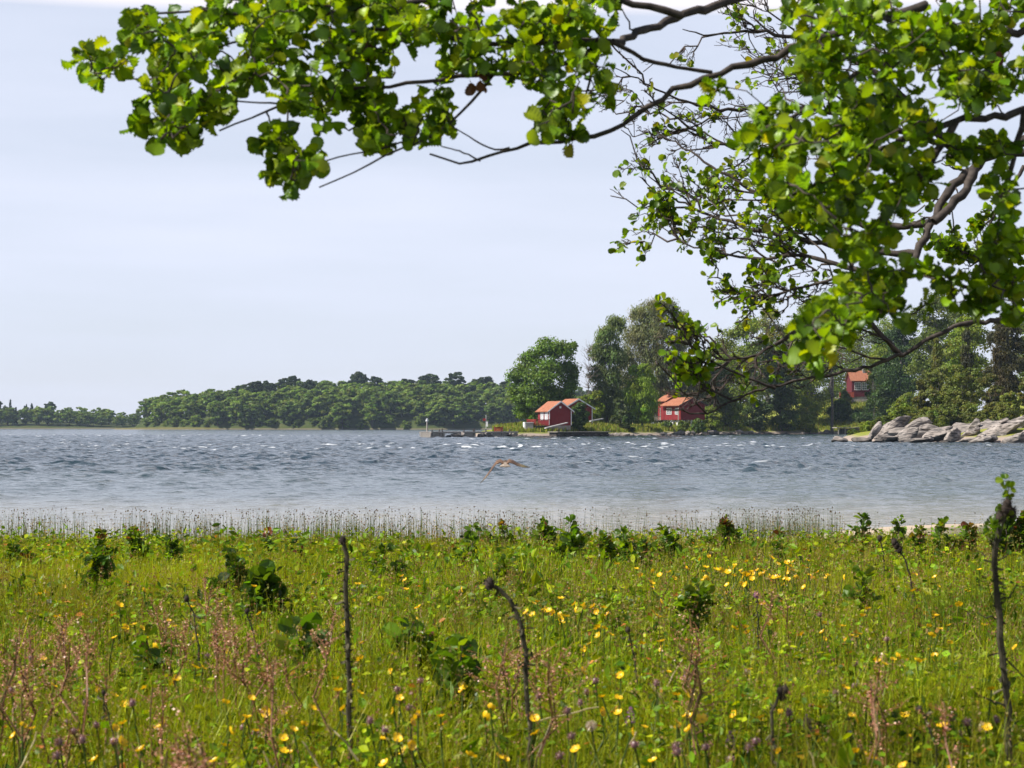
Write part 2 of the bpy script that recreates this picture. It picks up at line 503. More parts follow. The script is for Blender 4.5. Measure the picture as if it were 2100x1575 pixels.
sp = N.new('ShaderNodeSeparateColor'); L.new(at.outputs['Color'], sp.inputs[0])
c1 = N.new('ShaderNodeMix'); c1.data_type = 'RGBA'
c1.inputs['A'].default_value = (0.012, 0.030, 0.040, 1); c1.inputs['B'].default_value = (0.045, 0.068, 0.068, 1)
L.new(sp.outputs['Blue'], c1.inputs['Factor'])
c2 = N.new('ShaderNodeMix'); c2.data_type = 'RGBA'; c2.inputs['B'].default_value = (0.26, 0.235, 0.18, 1)
L.new(sp.outputs['Green'], c2.inputs['Factor']); L.new(c1.outputs['Result'], c2.inputs['A'])
L.new(c2.outputs['Result'], p.inputs['Base Color'])
p.inputs['Roughness'].default_value = 0.12; p.inputs['IOR'].default_value = 1.333
g = N.new('ShaderNodeNewGeometry'); mp = N.new('ShaderNodeMapping'); mp.inputs['Scale'].default_value = (1.0, 0.75, 1.0); mp.inputs['Rotation'].default_value = (0, 0, 0.6)
n1 = N.new('ShaderNodeTexNoise'); n1.inputs['Scale'].default_value = 3.2; n1.inputs['Detail'].default_value = 4
L.new(g.outputs['Position'], mp.inputs['Vector']); L.new(mp.outputs[0], n1.inputs['Vector'])
bp = N.new('ShaderNodeBump'); bp.inputs['Strength'].default_value = 1.0; bp.inputs['Distance'].default_value = 0.11
n2 = N.new('ShaderNodeTexNoise'); n2.inputs['Scale'].default_value = 0.8; n2.inputs['Detail'].default_value = 5; L.new(mp.outputs[0], n2.inputs['Vector'])
cd = N.new('ShaderNodeMath'); cd.operation = 'MULTIPLY_ADD'; cd.inputs[1].default_value = 3.2      # longer swell riding under the ripples, away from the lee shore
iv = N.new('ShaderNodeMath'); iv.operation = 'SUBTRACT'; iv.inputs[0].default_value = 1.0; L.new(sp.outputs['Blue'], iv.inputs[1])
mu = N.new('ShaderNodeMath'); mu.operation = 'MULTIPLY'; L.new(n2.outputs['Fac'], mu.inputs[0]); L.new(iv.outputs[0], mu.inputs[1])
L.new(mu.outputs[0], cd.inputs[0]); L.new(n1.outputs['Fac'], cd.inputs[2])
L.new(cd.outputs[0], bp.inputs['Height']); L.new(bp.outputs[0], p.inputs['Normal'])
fm = N.new('ShaderNodeBsdfDiffuse'); fm.inputs['Color'].default_value = (0.8, 0.82, 0.84, 1)
mx = N.new('ShaderNodeMixShader'); L.new(sp.outputs['Red'], mx.inputs[0]); L.new(p.outputs[0], mx.inputs[1]); L.new(fm.outputs[0], mx.inputs[2])
L.new(mx.outputs[0], out.inputs['Surface'])
WZ = Hh
o = MB().add(np.stack([WX, WY, WZ], -1).reshape(-1, 3), F, CW).build('water', m, smooth=True)
tag(o, 'wind-chopped blue grey bay with small whitecaps', 'water', kind='structure')
del WX, WY, Hh, Dg, Ag, foam, foam_n, foam_p, shal, mid, gust, Hn, lee

# ------------------------------------------------------------------ mid-distance and far trees
QUAD = np.array([[0, -0.55, 0], [0.42, 0, 0.06], [0, 0.6, 0], [-0.42, 0, 0.06]])
QF = np.array([[0, 1, 2, 3]])

def crown_leaves(mb, lobes, n, size, base, sub=16, hang=0.0, v=0.22, up=0.35, shell=0.5, csize=0.36):
    """lobes: (x,y,z,rx,ry,rz); leaf faces gathered in clumps over each lobe"""
    lobes = np.asarray(lobes, float)
    w = np.prod(lobes[:, 3:], 1) ** 0.66; w /= w.sum()
    for lb, ww in zip(lobes, w):
        k = max(5, int(sub * (0.5 + ww * len(lobes) * 0.5)))
        nn = max(30, int(n * ww))
        dirs = rand_dir(k); dirs[:, 2] = np.where(dirs[:, 2] < -0.55, -dirs[:, 2], dirs[:, 2])
        rr = rng.uniform(shell, 1.0, (k, 1))
        cen = lb[:3] + dirs * rr * lb[3:] * 0.86
        cr = lb[3:].mean() * csize * rng.uniform(0.65, 1.3, k)
        cc = jit(base, k, v, 0.07)
        i = rng.integers(0, k, nn)
        u = rand_dir(nn); r = rng.uniform(0, 1, (nn, 1)) ** 0.45
        pos = cen[i] + u * r * cr[i][:, None] * np.array([1.1, 1.1, 0.75])
        if hang:
            drop_ = rng.exponential(1.0, nn) * hang * cr[i]
            pos[:, 2] -= drop_
        nor = norm(0.7 * u + 0.6 * rand_dir(nn) + np.array([0, 0, up]))
        dr = rand_dir(nn)
        if hang: dr = norm(dr * 0.5 + np.array([0, 0, -1.0]))
        dr = norm(dr - (dr * nor).sum(1, keepdims=True) * nor)
        sc = size * rng.uniform(0.6, 1.4, nn)
        s3 = np.stack([sc * (0.6 if hang else 1.0), sc * (1.7 if hang else 1.0), sc], 1)
        mb.stamp(QUAD, QF, pos, basis(dr, nor), s3, cc[i] * rng.uniform(0.8, 1.2, (nn, 1)))

def wiggle(a, b, m=7, amp=0.06, sag=0.0):
    a, b = np.asarray(a, float), np.asarray(b, float)
    t = np.linspace(0, 1, m)[:, None]
    L_ = np.linalg.norm(b - a)
    p = a + (b - a) * t + rng.normal(0, amp * L_, (m, 3)) * np.sin(math.pi * t) ** 0.7
    p[:, 2] -= sag * L_ * np.sin(math.pi * t[:, 0])
    p[0], p[-1] = a, b
    return p

def tree(name, label, x, y, h, w, colr, n=5200, size=0.42, trunk_r=None, lobes=None, nl=9, low=0.22, hang=0.0, cat='tree', group=None, base_z=None, v=0.22, trunk_col=(1, 1, 1), csize=0.5, shell=0.5, sub=16, lean=0.0):
    z0 = land1(x, y) - 0.15 if base_z is None else base_z
    root = empty(name, (x, y, z0)); tag(root, label, cat, group)
    tr = trunk_r or 0.018 * h
    if lobes is None:
        lobes = []
        for k in range(nl):
            f = (k + 0.5) / nl
            zc = low + (0.93 - low) * f
            prof = math.sin(math.pi * min(1, max(0.06, (zc - low) / (1.02 - low))) ** 0.75) ** 0.6
            a = k * 2.4 + rng.uniform(-0.5, 0.5)
            off = 0.27 * w * prof * rng.uniform(0.5, 1.1)
            r = 0.30 * w * (0.45 + 0.55 * prof) * rng.uniform(0.8, 1.15)
            lobes.append((off * math.cos(a) + lean * h * zc, off * math.sin(a), zc * h, r, r, r * rng.uniform(0.65, 0.9)))
        lobes.append((lean * h * 0.9, 0, 0.9 * h - 0.09 * w, 0.17 * w, 0.17 * w, 0.13 * w))
    mb = MB()
    top = np.array([lean * h * 0.8, 0, 0.82 * h])
    t = wiggle((0, 0, 0), top, 9, 0.012)
    mb.tubes(t, np.linspace(tr, tr * 0.2, 9), 7, np.array(trunk_col) * 1.0)
    for lb in lobes:
        a = t[min(7, max(1, int(8 * lb[2] / h * 0.7)))]
        mb.tubes(wiggle(a, np.array(lb[:3]), 6, 0.04), np.linspace(tr * 0.42, tr * 0.08, 6), 5, np.array(trunk_col))
    mb.build('trunk', M['trunk'], root)
    cb = MB(); crown_leaves(cb, lobes, int(n * 1.9), size, colr, sub, hang, v, shell=shell, csize=csize)
    cb.build('crown', M['foliage'], root)
    return root

M['trunk'] = solid('tree_trunk', (0.13, 0.115, 0.10), 0.9, 0.4, 3, attr=True)

def from_px(px, d, top, width):
    x = PX(px, d); z = land1(x, d)
    return x, d, max(1.0, ZY(top, d) - z), width * d / FPX

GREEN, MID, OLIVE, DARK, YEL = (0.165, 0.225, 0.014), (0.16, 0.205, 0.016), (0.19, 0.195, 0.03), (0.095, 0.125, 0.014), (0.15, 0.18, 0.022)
def T(name, label, px, d, top, width, colr, **k):
    x, y, h, w = from_px(px, d, top, width)
    return tree(name, label, x, y, h, w, colr, **k)

# left round-headed tree over the boathouse: lobes follow the uneven head
x, y, h, w = from_px(1116, 376, 688, 150)
sx = 362 / FPX
def L_(px, py, r, dy=0.0, d=362, x0=None, flat=0.85):
    return ((px - x0) * d / FPX, dy, 0, r * d / FPX, r * d / FPX, r * d / FPX * flat, py)
def lobes_px(lst, px0, d, zb):
    return [((px - px0) * d / FPX, dy, ZY(py, d) - zb, r * d / FPX, r * d / FPX, r * d / FPX * fl) for px, py, r, dy, fl in lst]
zb = land1(x, y) - 0.15
tree('broadleaf_tree', 'tall round-headed green tree standing left behind the boathouse', x, y, h, w, (0.11, 0.18, 0.02), n=14000, size=0.36, low=0.2,
     lobes=lobes_px([(1118, 722, 34, 0, .9), (1150, 725, 28, -2, .9), (1090, 745, 32, 1, .9), (1065, 780, 26, 0, 1), (1120, 770, 40, -2, .9), (1160, 765, 30, 1, .9),
                     (1062, 815, 22, 0, 1.2), (1085, 820, 28, -2, 1.1), (1130, 815, 36, 0, .9), (1168, 790, 22, 0, .8), (1075, 850, 22, 1, .9), (1105, 855, 24, -1, .9), (1172, 712, 14, 0, .8), (1180, 775, 13, -1, .6)], 1116, 376, zb), sub=26)
T('shrub', 'bright green bush rising behind the boathouse roof', 1158, 374, 795, 62, (0.085, 0.15, 0.018), n=2600, size=0.34, nl=6, low=0.1, cat='bush')
T('shrub', 'dark green bush to the right of the rear boathouse roof', 1215, 372, 803, 70, MID, n=2600, size=0.36, nl=6, low=0.05, cat='bush')
x, y, h, w = from_px(1245, 378, 640, 110); zb = land1(x, y) - 0.15
tree('broadleaf_tree', 'grey green tree at the left of the great weeping tree', x, y, h, w, (0.125, 0.165, 0.045), n=11000, size=0.34, hang=0.35,
     lobes=lobes_px([(1262, 665, 24, 0, 1), (1245, 690, 26, 0, 1), (1228, 725, 22, 0, 1.1), (1255, 730, 30, 0, 1.1), (1225, 765, 20, 0, 1.2), (1250, 780, 28, 0, 1.1), (1232, 810, 22, 0, 1.1), (1262, 820, 26, 0, 1.1), (1245, 850, 22, 0, 1)], 1245, 378, zb), sub=24)
x, y, h, w = from_px(1345, 424, 608, 190); zb = land1(x, y) - 0.15
tree('weeping_tree', 'tallest tree, an olive grey weeping crown behind the round green tree', x, y, h, w, (0.175, 0.175, 0.065), n=26000, size=0.34, hang=0.8, trunk_r=0.6,
     lobes=lobes_px([(1335, 635, 30, 0, .9), (1368, 632, 28, 1, .9), (1310, 645, 22, -2, .9), (1300, 690, 32, 0, 1), (1345, 680, 40, -2, 1), (1392, 655, 22, 1, 1.1), (1400, 700, 28, 0, 1.1), (1285, 740, 26, -1, 1.2),
                     (1330, 740, 38, -2, 1.1), (1380, 750, 36, 0, 1.1), (1415, 750, 24, 1, 1.1), (1400, 800, 34, -1, 1.1), (1290, 790, 30, 0, 1.2), (1350, 800, 34, 0, 1), (1425, 805, 24, 0, 1), (1375, 840, 26, 0, .8)], 1345, 424, zb), sub=30)
T('round_tree', 'round green tree in front of the weeping tree, left of the red cabin', 1318, 378, 738, 84, (0.19, 0.28, 0.022), n=9000, size=0.30, low=0.12, nl=11, hang=0.25)
T('shrub', 'pale green bush at the left foot of the round tree', 1272, 362, 812, 46, (0.075, 0.10, 0.03), n=2200, size=0.3, nl=5, low=0.05, cat='bush')
T('shrub', 'low leafy bush at the foot of the round tree', 1291, 364, 840, 34, (0.065, 0.11, 0.02), n=1500, size=0.28, nl=5, low=0.02, cat='bush')
T('upright_bush', 'dense dark green upright bush in front of the boathouses', 1189, 347, 824, 44, (0.055, 0.10, 0.014), n=4200, size=0.26, nl=9, low=0.03, cat='bush')
# bare birch between the two left trees
x, y, h, w = from_px(1205, 372, 705, 44); z0 = land1(x, y)
root = empty('bare_tree', (x, y, z0)); tag(root, 'thin almost bare pale tree between the round-headed and grey green trees', 'tree')
tk = MB(); t = wiggle((0, 0, 0), (0.3, 0, h * 0.9), 9, 0.01)
tk.tubes(t, np.linspace(0.13, 0.03, 9), 6).build('trunk', M['trunk'], root)
tb = MB(); Pt = []; Rd = []
for k in range(110):
    a = t[rng.integers(2, 9)]; dirv = norm(np.array([rng.normal(), rng.normal(), 1.1 + rng.normal(0, .4)]))
    Pt.append(wiggle(a, a + dirv * rng.uniform(1.0, 3.2), 6, 0.06)); Rd.append(np.linspace(0.035, 0.015, 6))
tb.tubes(np.array(Pt), np.array(Rd), 4, (1.5, 1.35, 1.3)).build('branches', M['trunk'], root)

wood = [('pine_tree', 'dark dense tree right behind the low red cabin', 1408, 440, 735, 88, DARK, 6000),
        ('broadleaf_tree', 'shaded dark green tree right of the red cabin', 1470, 430, 740, 90, DARK, 5600),
        ('broadleaf_tree', 'mid green tree with a pale top between red cabin and pier wood', 1530, 450, 640, 120, MID, 8500),
        ('broadleaf_tree', 'yellow green tree in the middle of the wood right of the cabin', 1600, 452, 690, 110, (0.075, 0.11, 0.022), 7000),
        ('broadleaf_tree', 'tall dark tree with forked trunk left of the hillside house', 1662, 468, 600, 130, MID, 9000),
        ('broadleaf_tree', 'tall dull green tree high behind the hillside house', 1762, 560, 612, 150, MID, 9000),
        ('broadleaf_tree', 'dark green tree standing right of the hillside house', 1850, 440, 640, 120, (0.042, 0.080, 0.016), 8500),
        ('pine_tree', 'high dark tree above the right rocks, left of the corner pines', 1915, 395, 585, 120, DARK, 7500),
        ('broadleaf_tree', 'dull green tree behind the junipers on the right rocks', 1985, 350, 640, 120, MID, 7000),
        ('pine_tree', 'brown green pine at the right edge above the rocks', 2062, 300, 640, 90, (0.060, 0.055, 0.020), 7000),
        ('pine_tree', 'dark pine cut by the right edge of the view', 2120, 310, 620, 100, DARK, 7000),
        ('broadleaf_tree', 'tall pale tree left of the forked trunk', 1575, 500, 615, 90, OLIVE, 6000),
        ('broadleaf_tree', 'hazy tree filling the back of the wood above the cabin bush', 1480, 540, 690, 120, MID, 6000),
        ('broadleaf_tree', 'back row tree between the pale-topped tree and the forked trunk', 1625, 560, 655, 130, MID, 6500),
        ('broadleaf_tree', 'back row tree left behind the hillside house', 1705, 575, 650, 120, MID, 6500),
        ('broadleaf_tree', 'back row tree right behind the hillside house', 1820, 580, 640, 130, MID, 6500),
        ('broadleaf_tree', 'dark tree between the two dark pines above the rocks', 1960, 430, 615, 120, DARK, 6500),
        ('broadleaf_tree', 'tree low behind the leaning limb at the right', 1810, 470, 700, 90, MID, 6000)]
for nm, lb, px, d_, top, wd, c, n_ in wood:
    T(nm, lb, px, d_, top, wd, c, n=n_, size=0.40, nl=12, low=0.12, sub=20)
for px, d_, top, wd, c, lb in [(1398, 393, 862, 26, (0.11, 0.15, 0.02), 'small pale bush in front of the red cabin wall'),
                              (1432, 398, 858, 34, (0.08, 0.125, 0.018), 'low green bush in front of the cabin gable'),
                              (1368, 390, 866, 26, (0.07, 0.115, 0.018), 'low bush before the left wall of the cabin'),
                              (1455, 418, 835, 60, MID, 'dark low bush by the right wall of the red cabin'),
                              (1315, 432, 815, 60, MID, 'dark bush between the round green tree and the cabin'),
                              (1490, 570, 780, 100, MID, 'back row bush above the low cabin bush'),
                              (1570, 575, 778, 110, MID, 'back row bush in the middle of the wood'),
                              (1640, 580, 780, 100, MID, 'back row bush left of the hillside house'),
                              (1705, 560, 790, 80, MID, 'back row bush just left behind the hillside house'),
                              (1238, 400, 812, 60, MID, 'dark bush in the gap under the grey green tree'),
                              (1285, 415, 800, 80, (0.06, 0.10, 0.02), 'broad dark bush behind the round green tree'),
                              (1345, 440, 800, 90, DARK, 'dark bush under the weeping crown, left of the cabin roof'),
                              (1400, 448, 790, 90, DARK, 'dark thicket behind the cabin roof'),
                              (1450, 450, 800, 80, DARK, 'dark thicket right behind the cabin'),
                              (1500, 430, 815, 70, MID, 'dark green bush under the lower limb, right of the cabin bush'),
                              (1550, 440, 812, 76, (0.055, 0.09, 0.02), 'mid green bush at the left end of the shore thicket'),
                              (1605, 452, 800, 80, (0.062, 0.10, 0.02), 'light green bush in the middle of the shore thicket'),
                              (1655, 458, 812, 70, MID, 'mid green bush left of the tall forked trunk'),
                              (1732, 474, 798, 36, (0.11, 0.16, 0.02), 'slim green bush hiding the left end of the hillside veranda'),
                              (1722, 470, 822, 60, (0.062, 0.105, 0.022), 'green bush below the veranda of the hillside house'),
                              (1770, 466, 852, 64, (0.042, 0.075, 0.016), 'low dark bush below the lawn of the hillside house'),
                              (1786, 474, 776, 26, (0.09, 0.14, 0.02), 'slim green bush covering the right corner of the hillside house'),
                              (1812, 440, 790, 76, (0.055, 0.095, 0.02), 'broad green bush right of the hillside lawn'),
                              (1862, 420, 805, 80, MID, 'green bush left above the tall rock slab')]:
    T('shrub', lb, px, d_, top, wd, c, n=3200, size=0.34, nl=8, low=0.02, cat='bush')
for px, d_, top, wd, c, nl_, lb in [(1778, 252, 866, 46, MID, 6, 'dark green bush behind the leaning slab'),
                              (1752, 256, 880, 36, (0.10, 0.14, 0.02), 5, 'low green bush behind the flat slab at the point'),
                              (1812, 246, 852, 50, (0.10, 0.13, 0.02), 6, 'low green bush between the leaning and the largest slab'),
                              (1870, 238, 845, 40, (0.16, 0.16, 0.018), 5, 'yellow green low bush on the tall rock slab'),
                              (1892, 252, 770, 56, (0.13, 0.13, 0.022), 8, 'yellow brown juniper at the left of the rock bushes'),
                              (1925, 250, 745, 90, (0.14, 0.165, 0.035), 9, 'grey green round bush above the middle rocks'),
                              (1975, 246, 740, 96, (0.15, 0.175, 0.032), 10, 'large pale green bush in the middle above the rocks'),
                              (2030, 252, 760, 70, (0.12, 0.125, 0.026), 8, 'olive brown bush between the pale bush and the right edge'),
                              (2072, 238, 800, 60, (0.17, 0.19, 0.028), 8, 'bright yellow green bush above the big slanted slab'),
                              (2110, 240, 770, 60, (0.12, 0.13, 0.024), 8, 'dull green bush at the right edge above the slab'),
                              (1925, 236, 840, 70, (0.12, 0.145, 0.026), 7, 'low green bush along the top of the middle slabs'),
                              (1985, 236, 848, 60, (0.11, 0.125, 0.024), 7, 'low dull bush between the middle slabs and the pointed rock'),
                              (2060, 234, 830, 70, (0.14, 0.155, 0.026), 7, 'low bush along the upper rim of the big slab'),
                              (1850, 262, 820, 70, MID, 7, 'low green bush behind the largest slanting slab'),
                              (1950, 238, 832, 56, (0.11, 0.135, 0.026), 6, 'low bush right behind the middle rocks'),
                              (2012, 238, 842, 50, (0.14, 0.16, 0.03), 6, 'low pale bush just above the pointed rock')]:
    T('shrub', lb, px, d_, top, wd, c, n=6500, size=0.20, nl=nl_, low=0.02, cat='bush', sub=24, csize=0.3)
for px, d_, top, wd, c, lb in [(1922, 264, 690, 34, (0.13, 0.135, 0.018), 'narrow upright juniper with a pointed yellow green top'),
                            (1985, 268, 660, 40, (0.045, 0.045, 0.016), 'narrow dark brown juniper behind the pale green bush'),
                            (2050, 272, 655, 46, (0.075, 0.06, 0.022), 'rusty brown juniper near the right edge')]:
    x, y, h, w = from_px(px, d_, top, wd)
    lob = [(0, 0, h * f, w * .5 * (1.08 - f) ** .6, w * .5 * (1.08 - f) ** .6, h * .13) for f in np.linspace(.1, .92, 8)]
    tree('juniper', lb, x, y, h, w, c, n=5000, size=0.22, lobes=lob, cat='juniper', hang=0.2, sub=12)
# visible stems in the wood
for px, d_, top, r_, lb in [(1706, 455, 745, 0.42, 'dark bare forked trunk standing left of the hillside house'),
                            (1792, 452, 760, 0.13, 'thin straight pole of a trunk right of the hillside house'),
                            (1543, 440, 745, 0.22, 'dark slim trunk in the shore thicket')]:
    x, y, h, w = from_px(px, d_, top, 20)
    tree('slim_tree', lb, x, y, h * 1.15, 3.2, DARK, n=900, trunk_r=r_, nl=5, low=0.72, trunk_col=(.75, .75, .8))

# far wood: small trees sharing a few meshes, each one an object of its own
def far_tree_mesh(kind, seed):
    mb = MB()
    if kind == 'conifer':
        h = 12.5
        for f in np.linspace(0.12, 0.98, 12):
            r = 2.7 * (1.03 - f) ** 0.8
            crown_leaves(mb, [(0, 0, h * f, r, r, 0.9)], 46, 0.95, (0.020, 0.038, 0.014), 5, 0.2, 0.2)
        mb.tubes(wiggle((0, 0, -1), (0, 0, h), 5, 0.003), np.linspace(.28, .05, 5), 5, (0.05, .04, .035))
    else:
        h = 13.0; base = {'light': (0.165, 0.23, 0.035), 'mid': (0.125, 0.18, 0.03), 'pine': (0.042, 0.064, 0.02)}[kind]
        lb = []
        for k in range(9):
            a = k * 2.4 + seed; f = (k + .5) / 9; z = 3.2 + 8.0 * f
            o_ = 3.3 * math.sin(math.pi * (0.15 + 0.7 * f)) * rng.uniform(.6, 1.15)
            lb.append((o_ * math.cos(a), o_ * math.sin(a), z, 2.5 * rng.uniform(.8, 1.2), 2.5, 1.9))
        if kind == 'pine': lb = [(q[0] * .8, q[1] * .8, 6 + q[2] * .72, 1.9, 1.9, 1.2) for q in lb]
        crown_leaves(mb, lb, 2600, 0.85, base, 9, 0, 0.2)
        mb.tubes(wiggle((0, 0, -1), (0, 0, 9), 5, 0.01), np.linspace(.35, .1, 5), 5, (0.06, .05, .045))
    return mb.mesh(kind + '_tree', M['foliage'])
FT = {k: [far_tree_mesh(k, s) for s in range(n_)] for k, n_ in (('light', 4), ('mid', 4), ('pine', 3), ('conifer', 2))}
FNAME = {'light': 'broadleaf_tree', 'mid': 'broadleaf_tree', 'pine': 'pine_tree', 'conifer': 'spruce_tree'}
def far_tree(kind, x, y, z, s, label, group):
    o = bpy.data.objects.new(FNAME[kind], random.choice(FT[kind])); col.objects.link(o)
    o.location = (x, y, z); o.rotation_euler = (0, 0, random.uniform(0, 6.28))
    o.scale = (s * random.uniform(1.15, 1.5) * (1 if 'conifer' not in kind else .75), s * random.uniform(1.15, 1.5) * (1 if 'conifer' not in kind else .75), s * random.uniform(.88, 1.12))
    tag(o, label, 'tree', group)
LAB_I = {'light': 'light green rounded tree in the lower wood of the island', 'mid': 'mid green rounded tree among the island wood',
         'pine': 'dark pine with a high crown on the island ridge', 'conifer': 'dark pointed spruce standing up from the island ridge'}
ni = 0
for yy in np.arange(1040, 1128, 10.5):
    for xx in np.arange(-206, 74, 7.4):
        x = xx + random.uniform(-2.8, 2.8); y = yy + random.uniform(-3.5, 3.5)
        z = float(island_z(np.array([x]), np.array([y]))[0])
        if z < 0.4: continue
        back = (y - 1041) / 105.0
        pr = random.random()
        right = sstep(-100, 20, x)
        if back > 0.52: kind = 'pine' if pr < 0.42 + .2 * right else ('conifer' if pr < 0.47 + .20 * right else 'mid')
        elif back > 0.3: kind = 'light' if pr < 0.5 - .2 * right else ('mid' if pr < 0.84 else 'pine')
        else: kind = 'light' if pr < 0.55 else 'mid'
        if x < -150 and kind in ('pine', 'conifer'): kind = 'light'
        s = random.uniform(0.78, 1.05)
        far_tree(kind, x, y, z - .3, s, LAB_I[kind], 'trees of the island wood'); ni += 1
for xx in np.arange(-204, 70, 7.0):
    x = xx + random.uniform(-2, 2); q = 1 - ((x - ISL[0]) / ISL[2]) ** 2
    if q < .02: continue
    y = ISL[1] - ISL[3] * math.sqrt(q); 
    for _ in range(14):
        z = float(island_z(np.array([x]), np.array([y]))[0])
        if z > .5: break
        y += 2
    far_tree(random.choice(['light', 'mid']), x, y + 1.5, z - 1.8, random.uniform(.42, .66), 'low bushy tree at the waterline of the wooded island', 'low trees along the island shore')
LAB_F = {'light': 'pale rounded tree on the distant left shore', 'mid': 'mid green tree on the distant left shore',
         'pine': 'dark pine on the distant left shore', 'conifer': 'dark pointed spruce on the distant left shore'}
for yy in (1336, 1348, 1364):
    for xx in np.arange(-490, -190, 6.2):
        x = xx + random.uniform(-3, 3); y = yy + random.uniform(-5, 5)
        if x < -0.40 * y: continue
        z = float(far_z(np.array([x]), np.array([y]))[0])
        if z < 0.3: continue
        px = 1050 + x / y * FPX
        kind = ('conifer' if random.random() < .6 else 'pine') if (px < 115 and yy > 1345) else random.choice(['mid', 'mid', 'light'])
        s = random.uniform(.62, .85) if px > 110 else random.uniform(.85, 1.12)
        if px > 235: s *= 0.75
        far_tree(kind, x, y, z - .3, s, LAB_F[kind], 'trees of the distant shore')
# ------------------------------------------------------------------ granite rocks
def granite():
    m, N, L = new_mat('granite')
    out = N.new('ShaderNodeOutputMaterial'); p = N.new('ShaderNodeBsdfPrincipled')
    g = N.new('ShaderNodeNewGeometry'); at = N.new('ShaderNodeAttribute'); at.attribute_name = 'Col'
    n1 = N.new('ShaderNodeTexNoise'); n1.inputs['Scale'].default_value = 0.7; n1.inputs['Detail'].default_value = 8; n1.inputs['Roughness'].default_value = 0.62
    n2 = N.new('ShaderNodeTexNoise'); n2.inputs['Scale'].default_value = 2.2; n2.inputs['Detail'].default_value = 8
    mp = N.new('ShaderNodeMapping'); mp.inputs['Rotation'].default_value = (0.2, 0.65, 0.2); mp.inputs['Scale'].default_value = (0.5, 0.8, 2.6)
    L.new(g.outputs['Position'], n1.inputs['Vector']); L.new(g.outputs['Position'], mp.inputs['Vector']); L.new(mp.outputs[0], n2.inputs['Vector'])
    cr = N.new('ShaderNodeValToRGB'); L.new(n1.outputs['Fac'], cr.inputs['Fac'])
    e = cr.color_ramp.elements
    e[0].position, e[0].color = 0.36, (0.15, 0.135, 0.125, 1)
    e[1].position, e[1].color = 0.66, (0.34, 0.30, 0.27, 1)
    q = e.new(0.48); q.color = (0.25, 0.215, 0.19, 1)
    r2 = N.new('ShaderNodeMapRange'); r2.inputs['From Min'].default_value = 0.36; r2.inputs['From Max'].default_value = 0.5; r2.inputs['To Min'].default_value = 0.28
    L.new(n2.outputs['Fac'], r2.inputs['Value'])
    m1 = N.new('ShaderNodeMix'); m1.data_type = 'RGBA'; m1.blend_type = 'MULTIPLY'; m1.inputs['Factor'].default_value = 1
    L.new(cr.outputs[0], m1.inputs['A']); L.new(r2.outputs[0], m1.inputs['B'])
    m2 = N.new('ShaderNodeMix'); m2.data_type = 'RGBA'; m2.blend_type = 'MULTIPLY'; m2.inputs['Factor'].default_value = 1
    L.new(m1.outputs['Result'], m2.inputs['A']); L.new(at.outputs['Color'], m2.inputs['B'])
    # dark wet band at the waterline and pale lichen spots
    sp = N.new('ShaderNodeSeparateXYZ'); L.new(g.outputs['Position'], sp.inputs[0])
    az = N.new('ShaderNodeMath'); az.operation = 'MULTIPLY_ADD'; az.inputs[1].default_value = 0.9; L.new(n1.outputs['Fac'], az.inputs[0]); L.new(sp.outputs['Z'], az.inputs[2])
    rz_ = N.new('ShaderNodeMapRange'); rz_.inputs['From Min'].default_value = 0.55; rz_.inputs['From Max'].default_value = 0.85; rz_.inputs['To Min'].default_value = 0.38; L.new(az.outputs[0], rz_.inputs['Value'])
    m3 = N.new('ShaderNodeMix'); m3.data_type = 'RGBA'; m3.blend_type = 'MULTIPLY'; m3.inputs['Factor'].default_value = 1
    L.new(m2.outputs['Result'], m3.inputs['A']); L.new(rz_.outputs[0], m3.inputs['B'])
    n3 = N.new('ShaderNodeTexNoise'); n3.inputs['Scale'].default_value = 3.1; n3.inputs['Detail'].default_value = 5; L.new(g.outputs['Position'], n3.inputs['Vector'])
    r3 = N.new('ShaderNodeMapRange'); r3.inputs['From Min'].default_value = 0.60; r3.inputs['From Max'].default_value = 0.68; r3.inputs['To Max'].default_value = 0.6; L.new(n3.outputs['Fac'], r3.inputs['Value'])
    m4 = N.new('ShaderNodeMix'); m4.data_type = 'RGBA'; m4.inputs['B'].default_value = (0.10, 0.098, 0.088, 1)
    L.new(r3.outputs[0], m4.inputs['Factor']); L.new(m3.outputs['Result'], m4.inputs['A']); m2 = m4
    L.new(m2.outputs['Result'], p.inputs['Base Color']); p.inputs['Roughness'].default_value = 0.85; p.inputs['Specular IOR Level'].default_value = 0.25
    ad = N.new('ShaderNodeMath'); ad.operation = 'ADD'; L.new(n1.outputs['Fac'], ad.inputs[0]); L.new(n2.outputs['Fac'], ad.inputs[1])
    bp = N.new('ShaderNodeBump'); bp.inputs['Strength'].default_value = 0.8; bp.inputs['Distance'].default_value = 0.22
    L.new(ad.outputs[0], bp.inputs['Height']); L.new(bp.outputs[0], p.inputs['Normal'])
    L.new(p.outputs[0], out.inputs['Surface'])
    return m
M['granite'] = granite()

